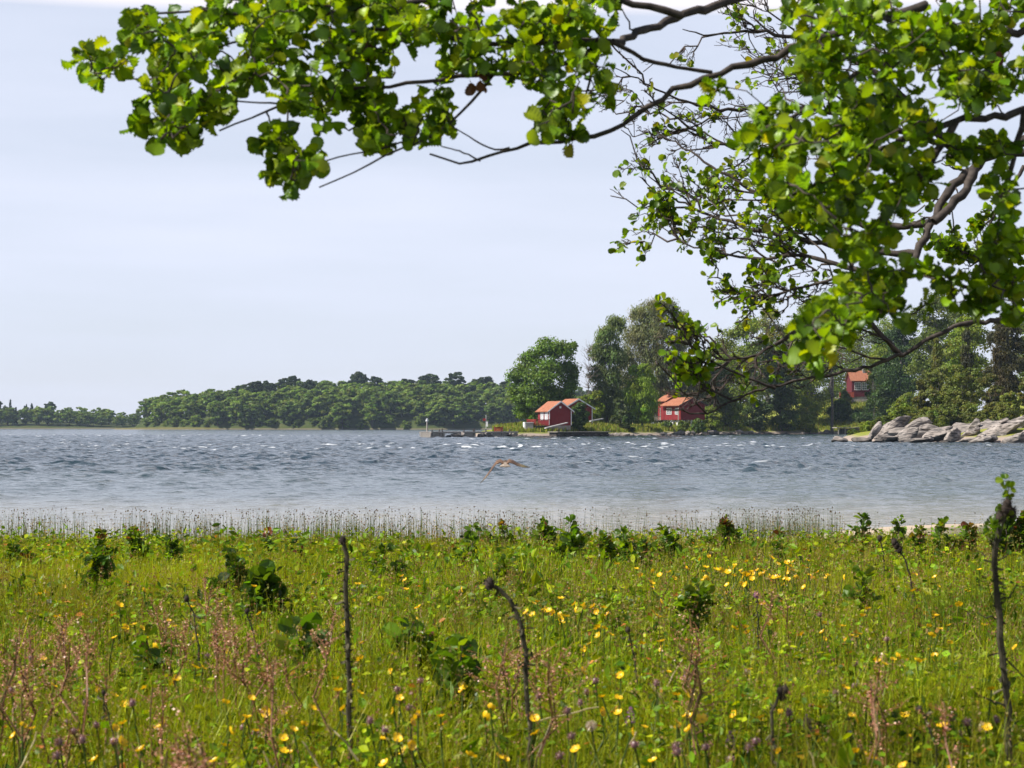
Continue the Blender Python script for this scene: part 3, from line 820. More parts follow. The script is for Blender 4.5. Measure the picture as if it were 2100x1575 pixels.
def rock_verts(sx, sy, sz, seed, nu=26, nv=16, cuts=13, rough=0.2):
    r = np.random.default_rng(seed)
    u = np.linspace(0, 2 * math.pi, nu, endpoint=False); v = np.linspace(0.02, math.pi - 0.02, nv)
    U, Vv = np.meshgrid(u, v)
    p = np.stack([np.cos(U) * np.sin(Vv), np.sin(U) * np.sin(Vv), np.cos(Vv)], -1).reshape(-1, 3)
    for _ in range(cuts):
        n = norm(r.normal(size=3)); c = r.uniform(0.44, 0.80)
        k = np.maximum(0, p @ n - c)
        p = p - 0.92 * k[:, None] * n
    f = fnoise(p[:, 0] * 2 + seed, p[:, 1] * 2 + p[:, 2] * 1.7, 0.9, seed, 4) - 0.5
    p = p * (1 + rough * 2 * f[:, None])
    p = p * np.array([sx, sy, sz])
    i = np.arange(nv - 1)[:, None] * nu + np.arange(nu)[None]
    j = np.arange(nv - 1)[:, None] * nu + (np.arange(nu)[None] + 1) % nu
    F = np.stack([i, i + nu, j + nu, j], -1).reshape(-1, 4)
    return p, F

def rock(label, px, py, w, h, d, tilt=0.0, name='boulder', tone=1.0, group=None, depth=0.75, cat='rock', smooth=False):
    c = P(px, py, d); sx, sz = w * d / FPX / 2 * 1.12, h * d / FPX / 2 * 1.15
    V, F = rock_verts(sx, max(sx, sz) * depth, sz, int(px * 7 + py * 13) % 9973)
    a = -R(tilt)
    V = np.stack([V[:, 0] * math.cos(a) + V[:, 2] * math.sin(a), V[:, 1], -V[:, 0] * math.sin(a) + V[:, 2] * math.cos(a)], 1)
    b = MB().add(V, F, np.array([1.0, 1, 1]) * tone)
    o = b.build(name, M['granite'], smooth=smooth, loc=tuple(c))
    return tag(o, label, cat, group)

for a in [('low flat pink slab lying furthest left in the water off the rocky point', 1721, 903, 48, 16, 222, 2, 1.05),
          ('low dark rock at the waterline between the flat slab and the leaning slab', 1768, 903, 48, 14, 222, 0, .7),
          ('broad bedrock hump underlying the middle slabs of the rocky point', 1868, 892, 190, 34, 229, 3, .85),
          ('broad bedrock hump under the big slab at the right', 2010, 888, 210, 40, 228, 4, .9),
          ('tall pink slab leaning left at the start of the rocky point', 1792, 884, 58, 18, 228, 52, 1.1),
          ('largest smooth slab slanting up to the right under the low yellow green bush', 1842, 872, 96, 34, 232, 35, 1.0),
          ('steep grey slab face below the yellow green bush', 1872, 876, 66, 32, 230, 24, .95),
          ('small pointed upright rock beside the grey slab face', 1896, 867, 15, 32, 231, 80, .95),
          ('broad low rock at the foot of the largest slab', 1828, 899, 74, 22, 222, 8, .85),
          ('rounded pale slab in the middle of the rocky point', 1862, 894, 52, 28, 221, 20, 1.05),
          ('dark flat rock at the water below the middle slabs', 1884, 905, 64, 12, 217, 0, .7),
          ('long slanted slab with a dark hollow under it', 1930, 890, 100, 26, 222, 19, 1.0),
          ('brown block above the long slanted slab', 1905, 877, 50, 18, 228, 5, .8),
          ('round pinkish boulder at the waterline right of the long slab', 1957, 896, 42, 30, 219, 30, 1.05),
          ('small grey boulder under the low bush', 1966, 876, 34, 18, 229, 20, .9),
          ('pointed grey boulder standing up left of the big slanted slab', 1998, 874, 46, 26, 226, 52, .92),
          ('dark flat rock low at the water left of the big slanted slab', 1993, 903, 54, 14, 217, 4, .8),
          ('pale slab in the gap behind the dark flat rock', 1992, 888, 50, 16, 222, 15, 1.05),
          ('big pale slab slanting up to the right edge', 2044, 884, 118, 40, 219, 27, 1.12),
          ('cracked grey slab top at the right edge under the bush', 2086, 872, 66, 44, 221, 35, 1.0),
          ('smooth pink rock at the waterline under the big slab', 2015, 903, 70, 18, 214, 12, 1.1),
          ('pale rounded rock at the waterline at the right edge', 2083, 899, 66, 26, 212, 14, 1.15),
          ('small brown boulder against the back of the big slab', 2026, 868, 30, 14, 231, 10, .8),
          ('long rock cut by the right edge of the view', 2135, 880, 96, 60, 216, 25, 1.05)]:
    rock(a[0], *a[1:7], name='rock_slab' if a[3] > 40 else 'boulder', tone=a[7])
for px, py, w, h in [(1830, 889, 22, 10), (1905, 899, 24, 10), (1940, 905, 26, 9), (1975, 905, 22, 9), (2048, 907, 30, 8), (1858, 907, 26, 8), (1800, 904, 26, 9), (2005, 880, 18, 10), (2062, 862, 24, 10), (1945, 878, 20, 9)]:
    rock('small pinkish stone wedged among the slabs of the rocky point', px, py, w, h, 218, random.uniform(-15, 25), tone=random.uniform(.75, 1.1), group='small stones of the rocky point')

# boulders along the far shore
def shore_d(px):
    return float(np.interp(px, [1040, 1125, 1280, 1350, 1500, 1700], [334, 337, 351, 366, 420, 459]))
nb = 0
for px, w, h in [(1252, 12, 7), (1266, 15, 9), (1284, 16, 8), (1296, 10, 6), (1310, 14, 6), (1333, 12, 6), (1358, 14, 9), (1372, 12, 7), (1385, 20, 10), (1398, 22, 12), (1410, 18, 10), (1421, 16, 11), (1436, 12, 6), (1456, 20, 12), (1466, 18, 14), (1480, 13, 7), (1517, 22, 13), (1540, 18, 9), (1556, 11, 6), (1696, 17, 10), (1580, 10, 5), (1612, 9, 5), (1645, 12, 5), (1230, 12, 7), (1210, 12, 6)]:
    d_ = shore_d(px) - 0.5
    py = 874 + CAM_H * FPX / d_ - h * 0.38
    big = w > 17
    rock('grey pink boulder sitting on the grassy far shore' if not big else 'larger rounded boulder on the far shore below the red cabin' if px < 1480 else 'large boulder on the far shore right of the red cabin', px, py, w, h, d_, random.uniform(-10, 20), tone=random.uniform(.75, 1.05), group='boulders along the far shore')
rock('low brown granite knoll behind the pier, topped by scrub', 1024, 884, 66, 26, 350, 4, name='rock_knoll', tone=.6)

# pebble beach along the far shore: too many to count
def small_stones(name, label, n, xr, test, size, parent=None):
    mb = MB(); T0, F0 = rock_verts(1, 0.9, 0.7, 3, 7, 5, 3, 0.1)
    pos, sc = test(n)
    mb.stamp(T0, F0, pos, basis(norm(rng.normal(size=(len(pos), 3)) * [1, 1, .25]), np.tile([0, 0, 1.], (len(pos), 1))), sc, np.repeat(rng.uniform(.65, 1.15, (len(pos), 1)), 3, 1) * np.array([1.06, 1, .95]))
    o = mb.build(name, M['granite']); return tag(o, label, 'stones', kind='stuff')
def shore_pts(n):
    t = rng.uniform(0, 1, n); px = 1010 + 690 * t ** 1.15
    d_ = np.interp(px, [1000, 1040, 1125, 1280, 1350, 1500, 1700], [335, 334, 337, 351, 366, 420, 459]) + rng.normal(0, 0.9, n)
    x = (px - 1050) / FPX * d_
    z = np.maximum(land(x, d_), -.05)
    return np.stack([x, d_, z + .03], 1), rng.uniform(.10, .34, n)
small_stones('shore_pebbles', 'strip of pale stones along the far waterline', 2600, None, shore_pts, None)

# rough grass on the headland
def tufts(n, fn, hmin, hmax, wid, pal, w, name, label):
    x, y = fn(n); z = land(x, y); ok = z > 0.75
    x, y, z = x[ok], y[ok], z[ok]; n = len(x)
    h = rng.uniform(hmin, hmax, n) * (0.6 + 0.8 * fnoise(x, y, 6, 71, 2)); a = rng.uniform(0, 6.28, n)
    T0 = np.array([[-.5, 0, 0], [.5, 0, 0], [.32, 0, .6], [-.3, .1, .6], [0.05, .25, 1.]])
    B = np.stack([np.stack([np.cos(a), np.sin(a), 0 * a], 1), np.stack([-np.sin(a), np.cos(a), 0 * a], 1), np.tile([0, 0, 1.], (n, 1))], 1)
    mb = MB(); C = pick(pal, w, n, .25)
    pos = np.stack([x, y, z - .05], 1); sc = np.stack([wid * rng.uniform(.6, 1.5, n), h * .6, h], 1)
    mb.stamp(T0, np.array([[0, 1, 2, 3]]), pos, B, sc, C); mb.stamp(T0[[3, 2, 4]], np.array([[0, 1, 2]]), pos, B, sc, C)
    o = mb.build(name, M['grass']); return tag(o, label, 'grass', kind='stuff')
def hl_pts(n):
    px = rng.uniform(1010, 1790, n)
    d0 = np.interp(px, [1000, 1040, 1125, 1280, 1350, 1500, 1700, 1800], [335, 334, 337, 351, 366, 420, 459, 462])
    d_ = d0 + 1.0 + 34 * rng.uniform(0, 1, n) ** 1.3
    return (px - 1050) / FPX * d_, d_
tufts(42000, hl_pts, .35, .95, .17, [(.18, .235, .022), (.25, .26, .04), (.29, .25, .08), (.10, .16, .02), (.18, .13, .06)], [5, 4, 2, 3, 1], 'shore_grass', 'rough yellow green grass on the far headland')

# ------------------------------------------------------------------ cabins
M['red'] = solid('red_boards', (0.185, 0.015, 0.018), 0.8, 0.22, 2.0, 0.01, stretch=(9, 9, .3))
M['red2'] = solid('faded_red_boards', (0.25, 0.026, 0.022), 0.8, 0.25, 2.0, 0.01, stretch=(9, 9, .3))
M['white'] = solid('white_paint', (0.72, 0.72, 0.72), 0.6, 0.08, 3)
M['grey_wood'] = solid('weathered_wood', (0.36, 0.325, 0.29), 0.9, 0.35, 2.5, 0.01, stretch=(.6, 5, 5))
M['dark_wood'] = solid('tarred_wood', (0.07, 0.06, 0.055), 0.9, 0.4, 2.5, 0.01, stretch=(.6, 5, 5))
M['stone'] = solid('pier_stone', (0.30, 0.27, 0.25), 0.9, 0.3, 1.5, 0.04)
M['pane'] = solid('window_glass', (0.10, 0.11, 0.12), 0.08, 0.2, 1, spec=0.6)
M['curtain'] = solid('curtained_glass', (0.5, 0.5, 0.5), 0.15, 0.2, 2, spec=0.6)
M['metal'] = solid('grey_metal', (0.45, 0.46, 0.47), 0.4, 0.1, 2)
def tiles():
    m, N, L = new_mat('roof_tiles')
    out = N.new('ShaderNodeOutputMaterial'); p = N.new('ShaderNodeBsdfPrincipled')
    tc = N.new('ShaderNodeTexCoord'); w1 = N.new('ShaderNodeTexWave'); w1.bands_direction = 'Y'; w1.inputs['Scale'].default_value = 1.1
    w2 = N.new('ShaderNodeTexWave'); w2.bands_direction = 'Z'; w2.wave_profile = 'SAW'; w2.inputs['Scale'].default_value = 1.6
    n = N.new('ShaderNodeTexNoise'); n.inputs['Scale'].default_value = 1.8; n.inputs['Detail'].default_value = 6
    for q in (w1, w2, n): L.new(tc.outputs['Object'], q.inputs['Vector'])
    cr = N.new('ShaderNodeValToRGB'); L.new(n.outputs['Fac'], cr.inputs['Fac'])
    e = cr.color_ramp.elements; e[0].position, e[0].color = .3, (0.26, 0.085, 0.04, 1); e[1].position, e[1].color = .7, (0.38, 0.15, 0.075, 1)
    L.new(cr.outputs[0], p.inputs['Base Color']); p.inputs['Roughness'].default_value = .85
    ad = N.new('ShaderNodeMath'); ad.operation = 'ADD'; L.new(w1.outputs['Fac'], ad.inputs[0]); L.new(w2.outputs['Fac'], ad.inputs[1])
    bp = N.new('ShaderNodeBump'); bp.inputs['Distance'].default_value = .06; bp.inputs['Strength'].default_value = .9
    L.new(ad.outputs[0], bp.inputs['Height']); L.new(bp.outputs[0], p.inputs['Normal']); L.new(p.outputs[0], out.inputs['Surface'])
    return m
M['tiles'] = tiles()

def roof_slabs(mb, W, y0, y1, ze, rh, ov, th=.14):
    """two sloping slabs; ze = eave height at the wall line"""
    k = rh / (W / 2)
    for s in (-1, 1):
        xo = s * (W / 2 + ov)
        poly = [(xo, y0, ze - ov * k + .02), (s * 0.004, y0, ze + rh + .02), (s * 0.004, y0, ze + rh + th), (xo, y0, ze - ov * k + th)]
        mb.prism(poly if s < 0 else poly[::-1], (0, y1 - y0, 0))
def window(root, cx, y, cz, w, h, face, nx=2, ny=2, pane='pane', mat='white'):
    """face: 'left' wall (normal -x at x=cx) or 'front' (normal -y)"""
    mb = MB(); pb = MB()
    def bx(u, v, su, sv, o_, t, b):
        if face == 'left': b.box((cx - o_, y + u, cz + v), (t, su, sv))
        else: b.box((cx + u, y - o_, cz + v), (su, t, sv))
    f = .10
    for s in (-1, 1):
        bx(s * (w / 2), 0, f, h + f, .05, .08, mb); bx(0, s * (h / 2 + .003), w - f - .01, f, .05, .075, mb)
    for k in range(1, nx): bx(-w / 2 + w * k / nx, 0, .05, h - f, .045, .05, mb)
    for k in range(1, ny): bx(0, -h / 2 + h * k / ny, w - f, .05, .043, .044, mb)
    bx(0, 0, w - .05, h - .05, .02, .03, pb)
    f_ = mb.build('window', M[mat], root); pb.build('pane', M[pane], f_)
    return f_
def barge(root, W, y0, ze, rh, ov, mat='white', hgt=.2):
    k = rh / (W / 2)
    for s in (-1, 1):
        xo = s * (W / 2 + ov + .02)
        a = (xo, y0, ze - ov * k + .17); b = (s * .003, y0, ze + rh + .17)
        poly = [a, b, (b[0], y0, b[2] - hgt - .08), (a[0], y0, a[2] - hgt)]
        MB().prism(poly if s > 0 else poly[::-1], (0, -.05, 0)).build('bargeboard', M[mat], root)
def walls(root, W, L, wh, rh, mat, y0=0.0):
    mb = MB()
    mb.prism([(-W / 2, y0, 0), (W / 2, y0, 0), (W / 2, y0, wh), (0, y0, wh + rh), (-W / 2, y0, wh)], (0, L, 0))
    return mb.build('wall', M[mat], root)
def foundation(root, W, L, mat='stone', dep=1.6):
    return MB().box((0, L / 2, -dep / 2 - .004), (W - .1, L - .1, dep)).build('foundation', M[mat], root)
def corner(root, W, L, wh, mat='white', ys=(0,)):
    for sx in (-1, 1):
        for yy in ys:
            MB().box((sx * (W / 2 + .012), yy - .012, wh / 2), (.14, .14, wh - .05)).build('corner_board', M[mat], root)

# boathouse at the pier
d_ = 345.0; zb = ZY(872.5, d_)
bh = empty('boathouse', (PX(1149, d_), d_, zb), R(21)); tag(bh, 'small red boathouse with white bargeboards and a railed veranda on its left side', 'boathouse')
W, L_len, wh, rh = 4.05, 5.4, 2.6, 1.5
walls(bh, W, L_len, wh, rh, 'red'); foundation(bh, W, L_len, 'stone', 2.0); corner(bh, W, L_len, wh, 'white', (0,))
mb = MB(); roof_slabs(mb, W, -.35, L_len + .35, wh, rh, .4); mb.build('roof', M['tiles'], bh)
barge(bh, W, -.36, wh, rh, .42)
window(bh, -W / 2, 1.3, 1.62, 1.3, 1.25, 'left', 2, 3, 'curtain'); window(bh, -W / 2, 3.3, 1.62, 1.3, 1.25, 'left', 2, 3, 'curtain')
MB().box((-W / 2 - 1.35, 1.9, -.12), (2.7, 4.6, .2)).build('veranda_deck', M['dark_wood'], bh)
for xx, yy in ((-W / 2 - 2.6, -.3), (-W / 2 - 2.6, 3.9), (-W / 2 - .4, -.3)):
    MB().box((xx, yy, -1.0), (.2, .2, 1.56)).build('deck_post', M['dark_wood'], bh)
mb = MB()
for k in range(15): mb.box((-W / 2 - 2.6 + k * .18, -.36, .52), (.07, .04, .95))
mb.box((-W / 2 - 1.35, -.36, 1.02), (2.66, .09, .08)); mb.box((-W / 2 - 1.35, -.36, .1), (2.66, .07, .07)); mb.build('railing', M['red2'], bh)
mb = MB()
for k in range(24): mb.box((-W / 2 - 2.66, -.2 + k * .18, .52), (.04, .07, .95))
mb.box((-W / 2 - 2.66, 1.9, 1.02), (.09, 4.3, .08)); mb.build('railing', M['red2'], bh)
MB().box((0, -.03, 3.15), (.34, .06, .34)).build('gable_vent', M['white'], bh)

# second boathouse behind
d_ = 358.0; zb = ZY(868, d_)
b2 = empty('boathouse', (PX(1186, d_), d_, zb), R(20)); tag(b2, 'second boathouse mostly hidden behind the upright bush, with grey bargeboards', 'boathouse')
W, L_len, wh, rh = 5.3, 6.0, 2.75, 1.55
walls(b2, W, L_len, wh, rh, 'red'); foundation(b2, W, L_len); corner(b2, W, L_len, wh)
mb = MB(); roof_slabs(mb, W, -.35, L_len + .35, wh, rh, .5); mb.build('roof', M['tiles'], b2); barge(b2, W, -.36, wh, rh, .52)
window(b2, 0.9, 0, 1.4, 1.0, 1.1, 'front')

# low red cabin
d_ = 404.0; zb = ZY(861, d_)
ca = empty('cabin', (PX(1420, d_), d_, zb), R(36)); tag(ca, 'low red cabin with an orange tiled roof and a stepped rear roof', 'cabin')
W, L_len, wh, rh = 6.4, 5.4, 3.1, 1.35
walls(ca, W, L_len, wh, rh, 'red')
mb = MB(); roof_slabs(mb, W, -.45, L_len + .3, wh, rh, .8); mb.build('roof', M['tiles'], ca); barge(ca, W, -.46, wh, rh, .8, 'dark_wood', .14)
mb = MB(); mb.prism([(-2.1, 0, 0), (2.1, 0, 0), (2.1, 0, 3.9), (0, 0, 5.0), (-2.1, 0, 3.9)], (0, 2.6, 0)); o = mb.build('rear_wall', M['red'], ca); o.location = (0, L_len + .31, 0)
mb = MB(); roof_slabs(mb, 4.2, 0, 3.2, 3.9, 1.1, .35); o = mb.build('rear_roof', M['tiles'], ca); o.location = (0, L_len + .05, .01)
MB().box((-.9, L_len + 1.0, 5.1), (.55, .55, 1.1)).build('chimney', solid('chimney_brick', (.30, .12, .08), .9, .3, 8), ca)
window(ca, -W / 2, 1.1, 1.75, .9, 1.2, 'left', 2, 3); window(ca, -W / 2, 3.5, 1.75, 1.5, 1.2, 'left', 3, 3)
corner(ca, W, L_len, wh, 'red2')
for yy in (-.2, L_len): MB().box((-W / 2 - .72, yy, 1.2), (.12, .12, 2.5)).build('porch_post', M['grey_wood'], ca)
for xx, yy in ((-2.6, .3), (-2.6, 1.6), (-2.6, 3.0), (-2.6, 4.6), (2.6, .3), (2.6, 4.6), (0, .3)):
    MB().box((xx, yy, -.8), (.3, .3, 1.58)).build('pier_block', M['white'], ca)
mb = MB()
for k in range(14): mb.box((-W / 2 - .85 - .5 * k / 2, L_len - .2, .3), (.07, .05, .9))
mb.box((-W / 2 - 2.5, L_len - .2, .72), (3.4, .06, .1)); o = mb.build('fence', M['grey_wood']); o.location = ca.location; o.rotation_euler = ca.rotation_euler
tag(o, 'low grey wooden fence at the left corner of the red cabin', 'fence')

# house on the hillside
d_ = 488.0; x0 = PX(1764, d_); zb = ZY(814, d_)
hs = empty('hillside_house', (x0, d_, zb), R(-87)); tag(hs, 'red hillside house, tree shade put into its wall colour, with an orange roof and white muntined windows, half hidden by trees', 'house')
W, L_len, wh, rh = 6.0, 5.4, 4.1, 2.2
mb = MB(); mb.prism([(-W / 2, -L_len / 2, 0), (W / 2, -L_len / 2, 0), (W / 2, -L_len / 2, wh), (0, -L_len / 2, wh + rh), (-W / 2, -L_len / 2, wh)], (0, L_len, 0)); mb.build('wall', solid('tree_shaded_red_boards', (0.10, 0.009, 0.014), .85, .25, 2, stretch=(9, 9, .3)), hs)  # tree shade painted in: wall red darkened below the other cabins' boards
MB().box((0, 0, -1.2), (W - .2, L_len - .2, 2.4)).build('foundation', M['stone'], hs)
mb = MB(); roof_slabs(mb, W, -L_len / 2 - .4, L_len / 2 + .4, wh, rh, .5); mb.build('roof', M['tiles'], hs)
MB().box((.6, .8, wh + rh + .2), (.6, .6, 1.4)).build('chimney', M['stone'], hs)
# with rz = -90 deg the local -x... wall faces +x world rotated: the wall seen from the water is local +x
for yy in (-1.25, .55):
    mb = MB(); pb = MB(); cx, cz, w, h = W / 2, 2.55, 1.5, 1.75
    for s in (-1, 1):
        mb.box((cx + .05, yy + s * w / 2, cz), (.09, .11, h + .1)); mb.box((cx + .05, yy, cz + s * (h / 2 + .003)), (.085, w - .13, .11))
    for k in (1, 2): mb.box((cx + .045, yy - w / 2 + w * k / 3, cz), (.06, .06, h - .1))
    for k in (1, 2): mb.box((cx + .043, yy, cz - h / 2 + h * k / 3), (.052, w - .1, .06))
    pb.box((cx + .02, yy, cz), (.03, w - .05, h - .05)); f_ = mb.build('window', M['white'], hs); pb.build('pane', M['pane'], f_)
MB().box((W / 2 + .9, -4.6, -.4), (3.6, 3.6, .25)).build('veranda_deck', M['dark_wood'], hs)
mb = MB()
for k in range(20): mb.box((W / 2 + 2.7, -6.3 + k * .18, .35), (.05, .15, 1.25))
mb.box((W / 2 + 2.7, -4.6, 1.02), (.1, 3.7, .1)); mb.build('railing', solid('orange_red_boards', (.42, .075, .035), .8, .2, 2), hs)
mb = MB()
for s in (-1, 1): mb.box((W / 2 + 1.6 + s * .45, -4.4, .45), (.06, .06, 1.4)); mb.box((W / 2 + 1.6 + s * .45, -5.4, .45), (.06, .06, 1.4))
mb.box((W / 2 + 1.6, -4.9, 1.2), (1.1, 1.3, .06)); o = mb.build('veranda_table', M['white']); o.location = hs.location; o.rotation_euler = hs.rotation_euler
tag(o, 'white table standing on the veranda of the hillside house', 'table')

# ------------------------------------------------------------------ piers
def pier_frame(pxa, da, pxb, db, ztop):
    a = np.array([PX(pxa, da), da]); b = np.array([PX(pxb, db), db])
    return a, math.atan2(b[1] - a[1], b[0] - a[0]), float(np.hypot(*(b - a)))
a, rz, Lp = pier_frame(872, 316, 1052, 336, 0)
zt = ZY(885, 316)
pr = empty('pier', (a[0], a[1], 0), rz); tag(pr, 'long weathered pier of timber cribs and stones reaching left from the boathouse', 'pier')
mb = MB()
for k in range(int(Lp / .24)): mb.box((.12 + k * .24, 0, zt - .06), (.215, 2.3, .09), None)
mb.box((Lp / 2, -1.1, zt - .20), (Lp, .18, .18)); mb.box((Lp / 2, 1.1, zt - .20), (Lp, .18, .18)); mb.build('deck', M['grey_wood'], pr)
for f0, f1 in ((0.0, .16), (.36, .50), (.70, .86)):
    mb = MB(); l = (f1 - f0) * Lp; c = (f0 + f1) / 2 * Lp
    for k in range(5):
        for s in (-1, 1): mb.box((c, s * .98, -.25 + k * .24), (l, .2, .2)); 
        for s in (-1, 1): mb.box((c + s * (l / 2 - .15), 0, -.13 + k * .24), (.2, 1.7, .17))
    mb.box((c, 0, .2), (l - .3, 1.6, 1.1)); mb.build('timber_crib', M['grey_wood'], pr)
for f in (.02, .10, .13, .37, .475, .49, .62, .80, .9):
    mb = MB(); p_ = np.array([[f * Lp, -1.0, zt - .7], [f * Lp, -1.0, zt], [f * Lp + .01, -1.0, zt + random.uniform(.3, .5)]])
    mb.tubes(p_, np.array([.11, .11, .09]), 8, cap=True).build('mooring_post', M['dark_wood'], pr)
for f in (.20, .24, .29, .33, .53, .56, .60, .64, .67, .88, .92, .96):
    q = np.array([a[0] + math.cos(rz) * f * Lp + math.sin(rz) * 1.2, a[1] + math.sin(rz) * f * Lp - math.cos(rz) * 1.2])
    s = random.uniform(.45, .8); V, F = rock_verts(s, s * .8, s * .75, int(f * 1000), 14, 9)
    o = MB().add(V, F, np.array([1., 1, 1]) * random.uniform(.75, 1.1)).build('pier_stone', M['granite'], loc=(q[0], q[1], random.uniform(.15, .4)))
    tag(o, 'pale boulder filling the gap under the pier deck', 'boulder', 'stones under the pier')
# light post on the pier head
q = (a[0] + math.cos(rz) * .5, a[1] + math.sin(rz) * .5, zt)
lp = empty('light_post', q); tag(lp, 'pale light post standing on the outer end of the pier', 'light post')
MB().tubes(np.array([[0, 0, 0], [0, 0, .9], [0, 0, 1.6]]), np.array([.14, .12, .11]), 10, cap=True).build('post', M['grey_wood'], lp)
mb = MB(); mb.tubes(np.array([[0, 0, 1.6], [0, 0, 1.62], [0, 0, 1.86], [0, 0, 1.9]]), np.array([.1, .24, .24, .1]), 10, cap=True); mb.build('lamp_head', M['white'], lp)
MB().tubes(np.array([[0, 0, 1.9], [0, 0, 2.02], [0, 0, 2.1]]), np.array([.12, .2, .03]), 10, cap=True).build('lamp_cap', M['metal'], lp)
# red railing / benches at the shore end
c2 = empty('railing', (a[0] + math.cos(rz) * .77 * Lp, a[1] + math.sin(rz) * .77 * Lp, zt - .02), rz); tag(c2, 'faded red slatted railing at the shore end of the long pier', 'railing')
mb = MB()
for k in range(13): mb.box((-.95 + k * .16, -.98, .38), (.055, .05, .7))
mb.build('slats', M['red2'], c2); MB().box((0, -.93, .68), (2.1, .05, .1)).build('rail', M['red2'], c2)
for s in (-1, 1): MB().box((s * 1.12, -.97, .42), (.1, .1, .85)).build('post', M['red2'], c2)
# sign pole
d_ = 340; q = (PX(997, d_), d_, ZY(884, d_))
sp_ = empty('signpost', q); tag(sp_, 'slim pole with small red and white boards behind the long pier', 'signpost')
MB().tubes(np.array([[0, 0, -.6], [0, 0, 1.5], [0, 0, 2.8]]), np.array([.07, .06, .05]), 8, cap=True).build('pole', M['metal'], sp_)
MB().box((-.32, -.09, 1.95), (.5, .04, .42)).build('board', M['red2'], sp_); MB().box((.12, -.1, 1.2), (.36, .04, .85)).build('board', M['white'], sp_)
# stone block by the boathouse
d_ = 343; q = (PX(1084, d_), d_, 0)
ab = empty('stone_abutment', q, R(8)); tag(ab, 'grey squared stone block with a white capped end left of the boathouse veranda', 'abutment')
zt2 = ZY(867, d_)
MB().box((.15, .8, zt2 / 2 + .1), (1.3, 2.0, zt2 - .2)).build('block', M['stone'], ab); MB().box((-.63, .75, zt2 / 2 + .12), (.22, 1.8, zt2 - .1)).build('end_board', M['white'], ab)
MB().box((.1, .8, zt2 + .05), (1.5, 2.1, .09)).build('cap', M['white'], ab)
# ramp boards
d_ = 341
A_, B_ = P(1120, 879, 339.5), P(1165, 868, 341.5)
rp = MB(); dv = B_ - A_; rp.prism([A_, A_ + [0, 0, .16], B_ + [0, 0, .16], B_], (-.3, 1.1, 0)); o = rp.build('boat_ramp', solid('pale_planks', (.38, .365, .35), .8, .15, 3), None); tag(o, 'pale plank ramp slanting up in front of the boathouse', 'ramp')
A_, B_ = P(1212, 865, 354), P(1238, 860, 356)
rp = MB(); rp.prism([A_, A_ + [0, 0, .2], B_ + [0, 0, .2], B_], (-.3, .5, 0)); o = rp.build('plank', solid('grey_plank', (.30, .30, .29), .8, .15, 3)); tag(o, 'pale plank lying in the grass right of the upright bush', 'plank')
# second pier
a, rz, Lp = pier_frame(1133, 336, 1244, 347, 0); zt = ZY(885, 338)
p2 = empty('pier', (a[0], a[1], 0), rz); tag(p2, 'short dark stone pier along the shore in front of the upright bush', 'pier')
mb = MB()
for k in range(int(Lp / .3)): mb.box((.15 + k * .3, 0, zt - .06), (.27, 2.2, .1))
mb.build('deck', M['grey_wood'], p2); MB().box((Lp / 2, .15, zt / 2 - .1), (Lp - .6, 1.6, zt - .06)).build('pier_core', M['dark_wood'], p2)
for k in range(9):
    f = (k + .5) / 9; s = random.uniform(.4, .62); V, F = rock_verts(s, s * .8, s * .7, k + 50, 14, 9)
    o = MB().add(V, F, np.array([1., 1, 1]) * random.uniform(.5, .85)).build('pier_stone', M['granite'], loc=(a[0] + math.cos(rz) * f * Lp + math.sin(rz) * .8, a[1] + math.sin(rz) * f * Lp - math.cos(rz) * .8, random.uniform(.1, .3)))
    tag(o, 'dark boulder along the foot of the short pier', 'boulder', 'stones at the short pier')
# third pier
a, rz, Lp = pier_frame(1711, 444, 1772, 446, 0); zt = ZY(876.5, 444)
p3 = empty('pier', (a[0], a[1], 0), rz); tag(p3, 'small grey jetty jutting out left beside the leaning rock slab', 'jetty')
mb = MB()
for k in range(int(Lp / .3)): mb.box((.15 + k * .3, 0, zt - .06), (.27, 2.4, .16))
mb.build('deck', M['grey_wood'], p3); MB().box((Lp / 2 + .7, .1, zt / 2 - .16), (Lp - 2.0, 1.8, zt - .1)).build('pier_core', M['dark_wood'], p3)
for f in (.08, .3): MB().box((f * Lp, -.9, zt / 2 - .35), (.18, .18, zt + .35)).build('post', M['grey_wood'], p3)

# ------------------------------------------------------------------ the bird, flying away low over the water
BD = 42.0
def bp_(px, py, dy=0.0): return P(px, py, BD) + np.array([0, dy, 0])
c0 = bp_(1036, 951)
mb = MB()
ring = 14; secs = [(-.30, -.055, .115, .012, 0), (-.24, -.05, .125, .016, 0), (-.14, -.03, .075, .045, 0), (-.05, -.01, .075, .066, 1), (.06, .0, .082, .075, 1), (.16, .012, .068, .064, 1), (.23, .02, .05, .05, 2), (.29, .028, .042, .042, 2), (.33, .022, .022, .022, 2), (.36, .012, .006, .006, 2)]
pal = [(0.36, 0.29, 0.23), (0.11, 0.07, 0.045), (0.17, 0.115, 0.08)]
V, C = [], []
for y_, z_, w_, h_, ci in secs:
    t = np.arange(ring) * 2 * math.pi / ring
    V.append(np.stack([w_ * np.cos(t), np.full(ring, y_), z_ + h_ * np.sin(t)], 1)); C += [pal[ci]] * ring
V = np.concatenate(V); i = np.arange(len(secs) - 1)[:, None] * ring + np.arange(ring)[None]; j = np.arange(len(secs) - 1)[:, None] * ring + (np.arange(ring)[None] + 1) % ring
mb.add(V, np.stack([i, j, j + ring, i + ring], -1).reshape(-1, 4), C); mb.add(V[:ring], [list(range(ring))[::-1]], C[:ring])
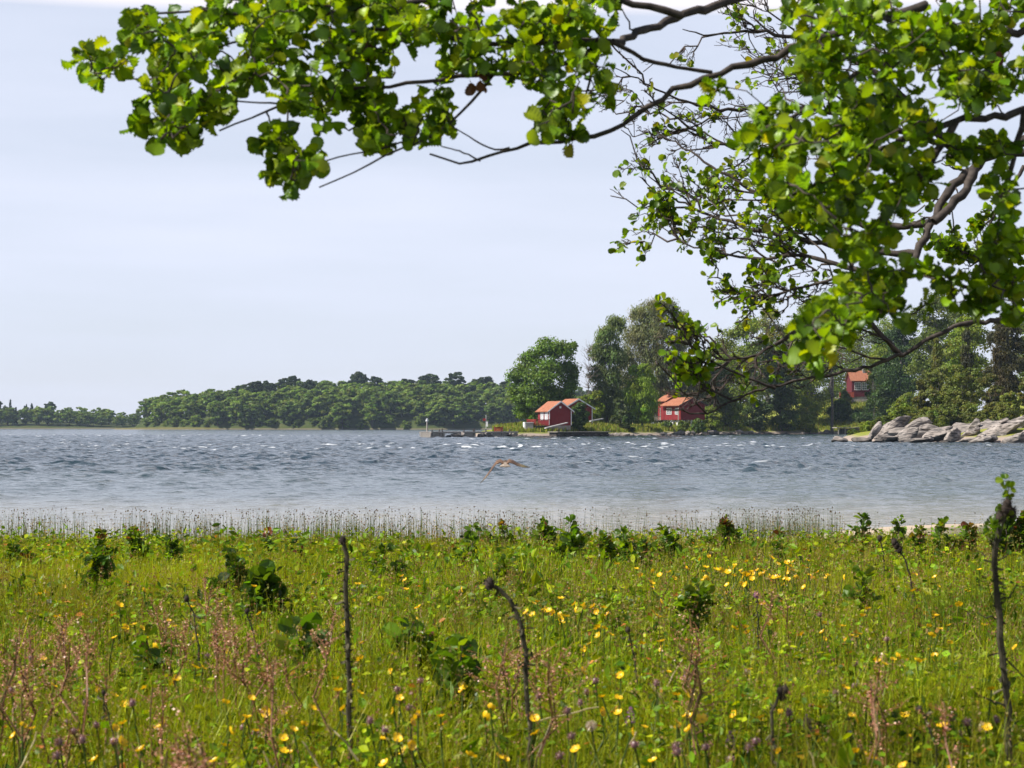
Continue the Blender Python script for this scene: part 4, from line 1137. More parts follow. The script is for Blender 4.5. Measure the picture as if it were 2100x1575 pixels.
def wing(pts, chords, thick, cols, sweep):
    Vw, Cw = [], []
    nsec = 10
    for (px, py), ch, th, c, sw in zip(pts, chords, thick, cols, sweep):
        o_ = bp_(px, py) - c0
        t = np.arange(nsec) * 2 * math.pi / nsec
        y_ = .10 + sw - ch * (0.5 - 0.5 * np.cos(t)); zz = th * np.sin(t) - (0.5 - 0.5 * np.cos(t)) * ch * .22
        Vw.append(np.stack([np.full(nsec, o_[0]), y_, o_[2] + zz], 1)); Cw += [c] * nsec
    Vw = np.concatenate(Vw); n_ = len(pts)
    i = np.arange(n_ - 1)[:, None] * nsec + np.arange(nsec)[None]; j = np.arange(n_ - 1)[:, None] * nsec + (np.arange(nsec)[None] + 1) % nsec
    mb.add(Vw, np.stack([i, i + nsec, j + nsec, j], -1).reshape(-1, 4), Cw)
br, md, dk = (0.17, 0.10, 0.065), (0.13, 0.075, 0.05), (0.06, 0.05, 0.035)
wing([(1034, 947), (1026, 942), (1018, 945), (1010, 956), (1002, 968), (996, 976), (990, 984), (984, 991)], [.27, .28, .30, .28, .25, .21, .14, .03], [.028, .026, .022, .016, .012, .009, .006, .003], [br, br, br, md, md, (0.2, .14, .09), dk, dk], [0, .02, .04, .05, .03, -.01, -.06, -.12])
wing([(1038, 947), (1044, 942), (1052, 944), (1060, 949), (1068, 952), (1075, 954), (1081, 956), (1087, 958)], [.27, .28, .30, .28, .25, .21, .14, .03], [.028, .026, .022, .016, .012, .009, .006, .003], [br, br, md, md, (0.2, .15, .09), (0.15, .12, .05), dk, dk], [0, .02, .04, .05, .03, -.01, -.06, -.12])
m_feather = solid('feathers', (1, 1, 1), .8, .45, 26, attr=True, stretch=(1, .35, 1))
o = mb.build('bird', m_feather, smooth=True, loc=tuple(c0)); tag(o, 'brown bird of prey with bent wings flying low over the water', 'bird')
# ------------------------------------------------------------------ the meadow
def wedge(n, y0, y1, edge=None):
    """random spots in the ground the camera can see, with a margin at both sides"""
    y = np.sqrt(rng.uniform(0, 1, n) * (y1 ** 2 - y0 ** 2) + y0 ** 2)
    x = rng.uniform(-1, 1, n) * (0.285 * y + 0.9)
    return x, y

def edge_y(x):
    """where the meadow gives way to rushes and sand"""
    return 27.3 + 0.3 * sstep(4, 8, x) + 1.4 * (fnoise(x, x * 0 + 3.3, 2.2, 15, 3) - 0.5)

def blades(mb, x, y, h, w, C, lean=0.35, az=None, levels=3, base_dark=0.0, curve=1.0):
    n = len(x); z = meadow_z(x, y) - 0.02
    a = rng.uniform(0, 2 * math.pi, n) if az is None else az
    fa = rng.uniform(0, math.pi, n)                                  # which way the flat side looks
    ln = np.abs(rng.normal(0, lean, n)) * h
    t = np.linspace(0, 1, levels)
    off = (t[None] ** (1 + 0.9 * curve)) * ln[:, None]
    cx = x[:, None] + np.cos(a)[:, None] * off; cy = y[:, None] + np.sin(a)[:, None] * off
    cz = z[:, None] + h[:, None] * (t[None] - 0.25 * (ln / h)[:, None] * t[None] ** 2)
    wd = w[:, None] * (1 - t[None]) ** 0.6 * 0.5 + w[:, None] * 0.05
    ux, uy = np.cos(fa)[:, None] * wd, np.sin(fa)[:, None] * wd
    L1 = np.stack([cx - ux, cy - uy, cz], -1); R1 = np.stack([cx + ux, cy + uy, cz], -1)
    V = np.stack([L1, R1], 2).reshape(n, levels * 2, 3)
    k = np.arange(levels - 1) * 2
    F = np.stack([k, k + 1, k + 3, k + 2], 1)
    FF = (F[None] + (np.arange(n) * levels * 2)[:, None, None]).reshape(-1, 4)
    mb.add(V.reshape(-1, 3), FF, np.repeat(C, levels * 2, 0))
    return np.stack([cx[:, -1], cy[:, -1], cz[:, -1]], 1), a

YG, GR, DG, OL, ST, RB = (0.275, 0.325, 0.007), (0.14, 0.235, 0.007), (0.045, 0.092, 0.006), (0.20, 0.185, 0.010), (0.36, 0.29, 0.08), (0.18, 0.085, 0.022)
def meadow_cols(x, y, n):
    p1 = fnoise(x, y, 2.6, 101, 3); p2 = fnoise(x, y, 1.3, 102, 3); p3 = fnoise(x, y, 4.0, 103, 2)
    C = pick([YG, GR, DG, OL, ST, RB], [6, 4.5, 3.2, 1.4, .6, .7], n, .38)
    smooth_l = sstep(-1.0, -3.0, x - 0 * y) * sstep(12.5, 15, y) * (1 - sstep(23.5, 25, y))
    t = np.clip(sstep(.42, .68, p1) * 0.6 + smooth_l * .8, 0, .9)[:, None]
    C = C * (1 - t) + pick([(0.32, 0.33, 0.010), (0.24, 0.28, 0.008)], [2, 1], n, .15) * t
    t = (sstep(.55, .75, p2) * .55 * (1 - smooth_l))[:, None]
    C = C * (1 - t) + pick([DG, (0.07, 0.125, 0.016)], [1, 2], n, .2) * t
    t = (sstep(.58, .75, p3) * .45)[:, None]
    return C * (1 - t) + pick([OL, RB, (0.2, 0.165, 0.05)], [3, .7, 1], n, .2) * t

gm = MB()
for n, y0, y1, h0, h1, w0, lean, lev in [(76000, 3.9, 7.5, .22, .62, .0046, .55, 4), (96000, 7.2, 12, .20, .56, .0062, .50, 4), (110000, 11.5, 18, .18, .48, .0085, .42, 3), (110000, 17.5, 27.6, .16, .38, .0105, .32, 3)]:
    x, y = wedge(n, y0, y1)
    ok = (y < edge_y(x)) & (rng.uniform(0, 1, n) < 0.05 + 1.35 * fnoise(x, y, .6, 44, 3))
    x, y = x[ok], y[ok]; n = len(x)
    hh = (h0 + (h1 - h0) * rng.beta(2, 2.6, n)) * (0.50 + 0.95 * fnoise(x, y, 0.9, 33, 3)) * (1 - 0.25 * sstep(24, 27, y))
    blades(gm, x, y, hh, w0 * rng.uniform(.6, 1.5, n), meadow_cols(x, y, n), lean, None, lev)
# a lusher fringe towards the shore
o = gm.build('grass', M['grass']); tag(o, 'dense sunlit yellow green meadow grass', 'grass', kind='stuff')

# small herb leaves down in the grass
LEAF5 = np.array([[0, 0, 0], [.30, .30, .05], [.36, .62, .08], [.0, 1.0, .0], [-.36, .62, .08], [-.30, .30, .05], [0, .5, -.02]])
L5F = np.array([[0, 1, 6], [1, 2, 6], [2, 3, 6], [3, 4, 6], [4, 5, 6], [5, 0, 6]])
hb = MB()
for n, y0, y1, s0, hmin, hmax in [(60000, 3.9, 8, .024, .10, .46), (64000, 8, 14, .032, .12, .40), (56000, 14, 27.4, .046, .10, .32)]:
    x, y = wedge(n, y0, y1); ok = (y < edge_y(x) - .2) & (rng.uniform(0, 1, n) < 1.5 * (fnoise(x, y, .8, 55, 3) - .28))
    x, y = x[ok], y[ok]; n = len(x)
    z = meadow_z(x, y) + rng.uniform(hmin, hmax, n) * (0.7 + .5 * fnoise(x, y, 1.1, 33, 3))
    d = norm(rng.normal(size=(n, 3)) * [1, 1, .35]); nn_ = norm(rng.normal(size=(n, 3)) * .6 + [0, 0, 1])
    hb.stamp(LEAF5, L5F, np.stack([x, y, z], 1), basis(d, nn_), s0 * rng.uniform(.5, 1.6, n), pick([GR, (.125, .22, .007), YG, DG, (.34, .13, .03)], [4, 4, 4.5, 3.2, .4], n, .3))
# broader lance-shaped leaves standing up in clumps
for n, y0, y1, s0 in [(8500, 4.2, 8, .075), (11000, 8, 14, .085), (8000, 14, 26.5, .10)]:
    x, y = wedge(n, y0, y1); ok = rng.uniform(0, 1, n) < 2.4 * (fnoise(x, y, 1.0, 155, 3) - .40)
    x, y = x[ok], y[ok]; n = len(x); z = meadow_z(x, y) + rng.uniform(.10, .40, n) * (0.6 + .6 * fnoise(x, y, .9, 33, 3))
    d = norm(rng.normal(size=(n, 3)) * [1, 1, .4] + [0, 0, .55]); nn_ = rand_dir(n)
    s_ = s0 * rng.uniform(.55, 1.3, n)
    hb.stamp(LEAF5, L5F, np.stack([x, y, z], 1), basis(d, nn_), np.stack([s_ * rng.uniform(.28, .8, n), s_, s_], 1), pick([GR, (.11, .20, .008), YG, DG], [3, 4, 2, 3], n, .2))
o = hb.build('meadow_herbs', M['grass']); tag(o, 'small green herb leaves crowding between the grass blades', 'herbs', kind='stuff')

# flowering grass stalks with fine brown heads
sh = MB()
DIA = np.array([[0, -.5, 0], [.35, 0, 0], [0, .5, 0], [-.35, 0, 0]]); DF = np.array([[0, 1, 2, 3]])
for n, y0, y1, s0, hmn, hmx, w in [(2600, 4.2, 8, .0060, .40, .78, .0022), (4000, 8, 14, .0078, .36, .66, .0032), (4200, 14, 27, .011, .30, .54, .0055)]:
    x, y = wedge(n, y0, y1); ok = (y < edge_y(x)) & (rng.uniform(0, 1, n) < 1.9 * (fnoise(x, y, 1.9, 66, 3) - .22))
    x, y = x[ok], y[ok]; n = len(x); h = rng.uniform(hmn, hmx, n)
    C = pick([(.15, .15, .03), (.22, .16, .06), (.14, .075, .035)], [3, 2, 2], n, .2)
    tip, a = blades(sh, x, y, h, np.full(n, w), C, .22, None, 4)
    k = 11
    i = np.repeat(np.arange(n), k); u = rng.uniform(0, 1, n * k)
    pos = tip[i] + np.stack([rng.normal(0, .011, n * k), rng.normal(0, .011, n * k), -u * .11], 1) * (1 + (.4 * (y[i] > 14)))[:, None]
    hc = pick([(.26, .17, .075), (.19, .085, .05), (.30, .24, .10), (.22, .20, .05)], [3, 2, 2, 2], n, .2)[i]
    dd = norm(rng.normal(size=(n * k, 3)) * [.6, .6, 1]); sh.stamp(DIA, DF, pos, basis(dd, rand_dir(n * k)), s0 * rng.uniform(.8, 2.0, n * k), hc)
o = sh.build('seeding_grass', M['grass']); tag(o, 'thin brown seed heads standing over the meadow grass', 'grass', kind='stuff')

# rushes along the water
rs = MB(); n = 7000
x = rng.uniform(-9.5, 6.2, n); y = 26.4 + rng.uniform(0, 1, n) ** 1.6 * 4.6
ok = rng.uniform(0, 1, n) < np.clip(0.9 - .55 * sstep(-.6, .8, x) + .55 * sstep(2.9, 3.3, x), 0, 1) * np.clip(2.6 * fnoise(x, y * .6, .9, 12, 3) - .55, .08, 1.3) * np.where(x > 4.55, .03, 1)
x, y = x[ok], y[ok]; n = len(x); h = rng.uniform(.30, .60, n) * (1 - .1 * sstep(28, 31, y))
C = pick([(.045, .085, .016), (.065, .105, .02), (.08, .085, .03)], [3, 2, 1], n, .2)
tip, a = blades(rs, x, y, h, rng.uniform(.005, .0085, n), C, .07, None, 3)
hd = rng.uniform(0, 1, n) < .55; nh = hd.sum()
rs.stamp(DIA, DF, tip[hd] + np.stack([rng.normal(0, .008, nh), rng.normal(0, .008, nh), rng.uniform(-.05, 0, nh)], 1), basis(np.tile([0, 0, 1.], (nh, 1)) + rng.normal(0, .2, (nh, 3)), np.tile([0, -1., 0], (nh, 1))), rng.uniform(.014, .03, nh), pick([(.10, .06, .035), (.16, .10, .06)], [2, 1], nh))
o = rs.build('rushes', M['grass']); tag(o, 'thin dark rushes with brown tips along the waterline', 'rushes', kind='stuff')

# ---- leaf template shared by alder and the shore plants
def leaf_template(rows):
    ys = np.array(rows)[:, 0]; ws = np.array(rows)[:, 1]; V = []
    for yv, wv in zip(ys, ws): V += [[-wv, yv, .32 * wv + .10 * yv * yv], [0, yv, .06 * math.sin(yv * 3.1)], [wv, yv, .32 * wv + .10 * yv * yv]]
    F = []
    for k in range(len(ys) - 1):
        for s in (0, 1): F.append([3 * k + s, 3 * k + s + 1, 3 * k + s + 4, 3 * k + s + 3])
    return np.array(V), np.array(F)
LA, LAF = leaf_template([(-.22, .012), (0, .02), (.08, .17), (.16, .22), (.24, .34), (.33, .35), (.43, .45), (.52, .44), (.62, .50), (.72, .45), (.81, .43), (.88, .33), (.95, .26), (.93, .10)])
LA[:, 2] += .035 * np.cos(np.arange(len(LA)) // 3 * math.pi) * (np.arange(len(LA)) % 3 != 1)
LC = LA.copy(); LC[:, 2] = LC[:, 2] * 1.9 - .34 * np.maximum(LC[:, 1] - .25, 0) ** 2
LB, LBF = leaf_template([(0, .03), (.25, .34), (.6, .47), (.9, .34), (1.0, .10)])

def solve_d(py, hh, lo=4.0, hi=30.0):
    """distance at which something hh above the meadow ground is seen at photo row py"""
    for _ in range(50):
        m_ = (lo + hi) / 2
        if 874 + (CAM_H - mz(0, m_) - hh) * FPX / m_ > py: lo = m_
        else: hi = m_
    return (lo + hi) / 2

# ---- young alders, willows and bog myrtle standing in the meadow
def young(name, label, px, top, base, width, leaf, n, pal, w, cat='shrub', bushy=0.5, d=None, group=None, red_top=0.0, stemc=(.9, .8, .7)):
    d_ = d or solve_d(base, 0.26)
    x = PX(px, d_); g0 = mz(x, d_); h = max(.2, ZY(top, d_) - g0); wd = width * 1.12 * d_ / FPX / 2
    root = empty(name, (x, d_, g0)); tag(root, label, cat, group)
    st = MB(); ns = max(3, int(3 + 14 * bushy * wd)); P_, R_ = [], []
    for k in range(ns):
        b = np.array([rng.normal(0, .12 * wd), rng.normal(0, .12 * wd), 0])
        a = rng.uniform(0, 6.28); r = wd * rng.uniform(.15, .95) * (k > 0)
        e = np.array([r * math.cos(a), r * math.sin(a) * .8, h * (rng.uniform(.55, .95) * (1 - .3 * r / max(wd, .01)) if k else .97)])
        P_.append(wiggle(b, e, 7, .05, -.06)); R_.append(np.linspace(.006 + .004 * h, .002, 7))
    P_ = np.array(P_); st.tubes(P_, np.array(R_), 5, np.array(stemc)); st.build('stems', M['twig'], root)
    lf = MB(); n = int(n * 1.5); i = rng.integers(0, ns, n); u = rng.uniform(.28, 1.0, n) ** .8; k0 = np.clip((u * 6).astype(int), 0, 5); f = (u * 6 - k0)[:, None]
    q = P_[i, k0] * (1 - f) + P_[i, k0 + 1] * f
    dirs = norm(rng.normal(size=(n, 3)) * [1, 1, .5] + [0, 0, .35]); nor = norm(rng.normal(size=(n, 3)) * .75 + [0, 0, .8])
    C = pick(pal, w, n, .2)
    if red_top:
        rt = (q[:, 2] > .75 * h) & (rng.uniform(0, 1, n) < red_top); C[rt] = pick([(.15, .05, .03), (.19, .10, .03), (.16, .13, .02)], [2, 2, 2], rt.sum())
    sc = leaf * rng.uniform(.6, 1.25, n) * (1 - .3 * (u > .92))
    lf.stamp(LB, LBF, q + dirs * .3 * sc[:, None], basis(dirs, nor), sc, C)
    lf.build('leaves', M['leaf'], root)
    return root
AG = [(.068, .130, .012), (.10, .175, .012), (.155, .22, .012), (.042, .082, .010)]
for a in [('alder_sapling', 'dark green young alder standing in the pale grass at the left', 197, 1128, 1212, 60, .075, 190, AG, [3, 1, .3, 4], .7, 0),
          ('shrub', 'low bush with reddish tips at the left edge of the rushes', 205, 1082, 1128, 60, .06, 220, AG, [3, 3, 2, 1], .9, .5),
          ('shrub', 'round light green bush with reddish tips left at the water', 275, 1080, 1130, 76, .06, 300, AG, [2, 4, 3, 1], .9, .35),
          ('shrub', 'broad low bush with brown twigs by the left edge', 62, 1130, 1165, 110, .055, 300, AG + [(.13, .06, .03)], [3, 2, 1, 2, 2], .9, .2),
          ('shrub', 'small leafy bush at the left edge below the rushes', 30, 1108, 1150, 60, .055, 150, AG, [3, 3, 1, 1], .8, 0),
          ('shrub', 'small slender bush between the left bush and the red-tipped one', 350, 1082, 1135, 30, .055, 90, AG, [3, 2, 1, 1], .5, .3),
          ('shrub', 'slim plant with a dark red tip standing by the rushes', 550, 1080, 1118, 20, .05, 60, AG, [3, 2, 1, 1], .4, .8),
          ('alder_sapling', 'dark leafy patch of young alder low in the grass at the left edge', 40, 1205, 1250, 120, .07, 190, AG, [3, 2, 1, 3], .8, 0),
          ('alder_sapling', 'dark low young alder left of the tall straight stalk', 478, 1143, 1215, 76, .085, 190, AG, [2, 1, .4, 4], .7, 0),
          ('alder_sapling', 'dark sprawling young alder in the middle left of the meadow', 545, 1172, 1275, 150, .09, 400, AG, [2, 1.2, .6, 4], .8, 0),
          ('shrub', 'low leafy plants right of the tall straight stalk', 790, 1120, 1175, 120, .06, 240, AG, [3, 3, 2, 1], .8, .1),
          ('shrub', 'low pale plants behind the tall straight stalk', 620, 1125, 1165, 120, .055, 220, AG, [2, 3, 3, 1], .8, .15),
          ('alder_sapling', 'young alder with two leafy tips at the left of the shore bushes', 968, 1072, 1135, 46, .085, 70, AG, [3, 2, 1, 1], .6, 0),
          ('shrub', 'low wide bush with reddish new leaves at the shore', 1030, 1070, 1105, 72, .06, 300, AG, [2, 3, 3, 1], .9, .5),
          ('shrub', 'dense green bush with a taller shoot at the shore', 1112, 1064, 1112, 80, .07, 330, AG, [3, 3, 2, 1], .9, .05),
          ('alder_sapling', 'young alder with large fresh leaves right of the dense shore bush', 1172, 1062, 1135, 60, .09, 110, AG, [3, 3, 2, .5], .6, 0),
          ('shrub', 'low leafy bush in the middle of the shore bushes', 1240, 1092, 1140, 60, .065, 150, AG, [3, 3, 2, 1], .8, .1),
          ('alder_sapling', 'young alder leaning left among the shore bushes', 1280, 1078, 1130, 50, .08, 110, AG, [3, 2, 1, 1], .6, 0),
          ('alder_sapling', 'young alder with a dark top at the right of the shore bushes', 1362, 1076, 1130, 44, .085, 80, AG, [2, 2, 1, 2], .6, 0),
          ('shrub', 'low dark bush below the shore alders', 1320, 1100, 1150, 80, .06, 200, AG, [3, 2, 1, 2], .8, .1),
          ('shrub', 'rounded mound of bush with red tips among the rushes', 1487, 1060, 1106, 92, .06, 420, AG, [3, 3, 3, 1], .95, .5),
          ('shrub', 'small red tipped plant right of the rounded mound', 1598, 1085, 1130, 26, .06, 60, AG, [3, 2, 1, 1], .5, .4),
          ('alder_sapling', 'dark stiff young alder with large leaves in front of the sand', 1768, 1056, 1108, 40, .085, 60, AG, [2, 1, .4, 3], .6, 0),
          ('alder_sapling', 'slim pale green young alder right of the stiff dark one', 1842, 1056, 1105, 26, .07, 50, AG, [2, 3, 2, 0], .5, 0),
          ('shrub', 'low green bush in the gap before the right hand shrubs', 1885, 1082, 1120, 50, .06, 130, AG, [3, 3, 2, 1], .8, .1),
          ('alder_sapling', 'green young alder left of the reddish bushes at the right', 1930, 1064, 1118, 56, .08, 130, AG, [3, 3, 2, 1], .7, 0),
          ('shrub', 'wide low bush with reddish leaves at the right of the sand', 1985, 1072, 1120, 90, .06, 330, AG + [(.17, .07, .03)], [3, 2, 2, 1, 2], .9, .4),
          ('shrub', 'tall leafy bush behind the tall budding stalk', 2062, 1030, 1125, 84, .075, 380, AG, [3, 3, 2, 1], .9, .1),
          ('shrub', 'reddish bush cut by the right edge of the view', 2105, 1045, 1125, 70, .065, 300, AG + [(.17, .07, .03)], [3, 2, 2, 1, 2], .9, .3),
          ('alder_sapling', 'young alder with broad dark leaves close in the middle of the meadow', 950, 1310, 1480, 130, .085, 90, AG, [2, 2, 1.2, 2.5], .5, 0),
          ('alder_sapling', 'pale leafy sapling left of the broad dark leaved one', 850, 1265, 1400, 150, .080, 90, AG, [2, 4, 3, 1], .5, 0),
          ('alder_sapling', 'low sapling with bright leaves by the orange buttercups at the left', 300, 1290, 1420, 130, .075, 70, AG, [1.5, 4, 4, .6], .5, 0),
          ('alder_sapling', 'low broad leaved sapling left of the tall straight stalk', 610, 1275, 1420, 140, .085, 90, AG, [3, 3, 1.5, 2], .5, 0),
          ('shrub', 'feathery bright green plant in the right middle of the meadow', 1768, 1165, 1260, 56, .07, 60, AG, [1, 4, 4, 0], .5, 0),
          ('shrub', 'leafy green plants left of the single purple thistle', 1430, 1190, 1300, 120, .06, 140, AG, [2, 4, 3, 1], .6, 0),
          ('shrub', 'green clump in the middle of the meadow behind the drooping thistle', 1040, 1140, 1190, 100, .06, 170, AG, [3, 3, 2, 1], .8, .1)]:
    young(a[0], a[1], *a[2:8], a[8], a[9], bushy=a[10], red_top=a[11])

# ---- dead and flowering thistles and dark stalks
M['thorn'] = solid('thistle_stem', (0.046, 0.040, 0.022), .85, .45, 40, .002, attr=True)
M['purple'] = solid('purple_flower', (0.16, 0.07, 0.12), .9, .4, 120)
def stalk(name, label, pts, d, r, cat='thistle', head=.022, spines=1.0, headm='stalk', extra=None):
    """pts: photo pixels from top down; drawn on to the ground"""
    W_ = np.array([P(px, py, d) for px, py in pts]); g0 = mz(W_[-1][0], d)
    if W_[-1][2] > g0: W_ = np.vstack([W_, [W_[-1][0] + (W_[-1][0] - W_[-2][0]) * .5, d, g0 - .03]])
    W_ = W_[::-1]
    t = np.concatenate([[0], np.cumsum(np.linalg.norm(np.diff(W_, axis=0), axis=1))]); m_ = 22
    tt = np.linspace(0, t[-1], m_); p = np.stack([np.interp(tt, t, W_[:, k]) for k in range(3)], 1)
    for _ in range(2): p[1:-1] = .5 * p[1:-1] + .25 * (p[:-2] + p[2:])
    p[1:-1] += rng.normal(0, .0028, (m_ - 2, 3)); root_l = p[0].copy(); p = p - root_l
    root = empty(name, tuple(root_l)); tag(root, label, cat)
    mb = MB(); mb.tubes(p, np.linspace(r, r * .62, m_) * rng.uniform(.85, 1.15, m_), 7)
    k = int(150 * spines * t[-1])                                         # spiny wings and withered leaf bits along the stem
    u = rng.uniform(0.02, 1, k); q = np.stack([np.interp(u, np.linspace(0, 1, m_), p[:, j]) for j in range(3)], 1)
    dd = norm(rng.normal(size=(k, 3)) * [1, 1, .55] + [0, 0, .3])
    mb.stamp(DIA * [.5, 1, 1] + [0, .5, 0], DF, q, basis(dd, rand_dir(k)), rng.uniform(.008, .022, k) * (r / .008) ** .5, np.ones((k, 3)) * rng.uniform(.7, 1.8, (k, 1)))
    kw = int(16 * t[-1] * min(spines, 1.5)); u = rng.uniform(.1, .97, kw); q = np.stack([np.interp(u, np.linspace(0, 1, m_), p[:, j]) for j in range(3)], 1)
    dd = norm(rng.normal(size=(kw, 3)) * [1, 1, .5] + [0, 0, -.5]); mb.stamp(LB, LBF, q, basis(dd, rand_dir(kw)), np.stack([rng.uniform(.005, .014, kw), rng.uniform(.02, .045, kw), rng.uniform(.02, .05, kw)], 1), np.ones((kw, 3)) * rng.uniform(1, 3.2, (kw, 1)))
    mb.build('stem', M['thorn'], root)
    if head:
        for hp in [p[-1]] + [p[-1] + np.array(e) for e in (extra or [])]:
            hb_ = MB(); V, F = rock_verts(head * .8, head * .8, head, 5, 12, 8, 0, .1); hb_.add(V + hp, F)
            kk = 46; dr = norm(rng.normal(size=(kk, 3)) + [0, 0, .4]); hb_.stamp(DIA * [.25, 1, 1] + [0, .5, 0], DF, hp + dr * head * .7, basis(dr, rand_dir(kk)), np.full(kk, head * .8), np.ones((kk, 3)))
            hb_.build('flower_head', M[headm], root)
    return root, p
r_, p = stalk('dead_stalk', 'tallest straight dark stalk left of the middle, broken off at the top', [(703, 1108), (709, 1135), (712, 1200), (713, 1300), (714, 1400), (717, 1480), (722, 1560)], 6.4, .0105, head=.014, spines=1.6)
r_, p = stalk('drooping_thistle', 'dark thistle bent over to the left with a drooping head in the middle', [(1004, 1198), (1012, 1194), (1030, 1205), (1050, 1230), (1068, 1270), (1078, 1320), (1080, 1380), (1084, 1470), (1088, 1570)], 6.3, .0105, head=.020, spines=1.6)
r_, p = stalk('budding_stalk', 'tall dark branching stalk with fresh leaves sprouting at its top at the right', [(2062, 1045), (2042, 1090), (2040, 1150), (2044, 1210), (2050, 1300), (2060, 1400), (2068, 1500), (2070, 1575)], 5.9, .0135, 'stalk', spines=1.5, head=.017, extra=[(-.016, .0, -.022), (.022, .01, -.010), (.006, 0, .016)])
tw = MB(); P_, R_ = [], []
for f, dx, dz in [(.93, -.035, .03), (.87, .06, .035), (.8, .10, .05), (.72, -.07, .02), (.62, .12, -.10), (.52, -.10, .05), (.42, .13, .03), (.33, -.09, -.02), (.22, .12, .06), (.86, -.05, .04)]:
    q = p[int(f * 21)]; P_.append(wiggle(q, q + np.array([dx, rng.normal(0, .03), dz]), 6, .08)); R_.append(np.linspace(.0035, .0014, 6))
[MB().tubes(a_, b_, 5).build('side_twig', M['thorn'], r_) for a_, b_ in zip(P_, R_)]
lf = MB(); nn_ = 34
P2 = wiggle(p[-1] * .97, p[-1] + np.array([.006, .02, .085]), 6, .05); st = MB(); st.tubes(P2, np.linspace(.003, .0015, 6), 5); st.build('green_shoot', M['thorn'], r_)
u = rng.integers(1, 6, nn_); dr = norm(rng.normal(size=(nn_, 3)) + [0, 0, .5]); lf.stamp(LB, LBF, P2[u] + dr * .006, basis(dr, rand_dir(nn_)), rng.uniform(.014, .026, nn_), pick(AG, [2, 4, 3, 0], nn_))
q = p[-2]; dr = norm(rng.normal(size=(30, 3)) + [-.5, 0, .2]); lf.stamp(LB, LBF, q + np.array([-.02, 0, -.005]) + dr * .018, basis(dr, rand_dir(30)), rng.uniform(.012, .024, 30), pick(AG, [3, 3, 2, 1], 30)); lf.build('young_leaves', M['leaf'], r_)
stalk('dead_stalk', 'short dark spiny stalk with clumped heads at the bottom right', [(1600, 1418), (1588, 1440), (1583, 1470), (1584, 1520), (1586, 1575)], 5.6, .0075, head=.013, extra=[(.014, 0, .005), (.006, .01, -.016)])
stalk('thistle', 'slim upright thistle with one purple head in the right half', [(1551, 1221), (1553, 1260), (1556, 1320), (1556, 1370)], 9.0, .0045, head=.016, headm='purple')
stalk('dead_stalk', 'dark stalk with a brown tuft leaning left, top right of the meadow', [(1838, 1118), (1850, 1138), (1860, 1160), (1868, 1190), (1873, 1225)], 13.0, .008, head=.026, extra=[(.02, 0, -.03), (-.012, 0, .02)])
stalk('dead_stalk', 'thin dark stalk with a small dark head right of the drooping thistle', [(1288, 1292), (1296, 1315), (1304, 1360), (1308, 1420), (1310, 1480)], 7.6, .0042, head=.012)
stalk('dead_stalk', 'dark curled stalk among the reddish plants at the left', [(383, 1228), (391, 1228), (398, 1260), (406, 1320), (412, 1380), (414, 1430)], 8.0, .0055, head=.014)
stalk('dead_stalk', 'bare dark stalk leaning left, right of the reddish plants', [(506, 1254), (514, 1275), (524, 1310), (534, 1380), (540, 1440)], 8.4, .0050, head=.012)
stalk('dead_stalk', 'thin dark stalk with a round dark head at the lower right', [(1886, 1455), (1894, 1470), (1912, 1505), (1924, 1560)], 5.7, .0045, head=.0105)
stalk('dead_stalk', 'dark thin stalk near the bottom left edge', [(212, 1420), (220, 1450), (234, 1510), (246, 1570)], 5.9, .0035, head=.007)
stalk('dead_stalk', 'small dark red tuft on a stalk in front of the stiff young alder', [(1804, 1104), (1808, 1118), (1812, 1140)], 17.0, .006, head=.028)

# ---- buttercups
PT = []
for k in range(5):
    a = k * 2 * math.pi / 5
    for r_, wd, zz in ((.06, .12, 0), (.55, .46, .13), (.92, .50, .36), (1.05, .22, .48)):
        PT.append((r_, wd, zz, a))
def petal_mesh(seed, open_=1.0):
    mb = MB()
    for k in range(5):
        a = k * 2 * math.pi / 5; ca, sa = math.cos(a), math.sin(a); V = []
        for r_, wd, zz in ((.05, .10, 0), (.5, .42, .10), (.88, .50, .30), (1.06, .24, .44)):
            for s in (-1, 0, 1):
                x_, y_, z_ = r_ * open_, s * wd, zz / open_ + .05 * abs(s)
                V.append([x_ * ca - y_ * sa, x_ * sa + y_ * ca, z_])
        F = [[3 * q + s, 3 * q + s + 1, 3 * q + s + 4, 3 * q + s + 3] for q in range(3) for s in (0, 1)]
        mb.add(V, F, np.array([(0.88, 0.54, 0.008)]) .repeat(12, 0) * rng.uniform(.9, 1.08))
    t = np.arange(8) * math.pi / 4
    mb.add(np.vstack([np.stack([.2 * np.cos(t), .2 * np.sin(t), .12 + 0 * t], 1), [[0, 0, .26]]]), [[q, (q + 1) % 8, 8] for q in range(8)], (.55, .36, .02))
    return mb.mesh('petals', M['petal'])
PM = [petal_mesh(s, o_) for s, o_ in enumerate((1.0, .85, 1.1, .95))]
def stem_mesh():
    mb = MB(); p = wiggle((0, 0, -1), (rng.normal(0, .03), rng.normal(0, .03), 0), 6, .03); mb.tubes(p - p[-1], np.linspace(.0042, .003, 6), 5, (.07, .11, .02)); return mb.mesh('stem', M['grass'])
SM = [stem_mesh() for _ in range(4)]
n_bc = 0
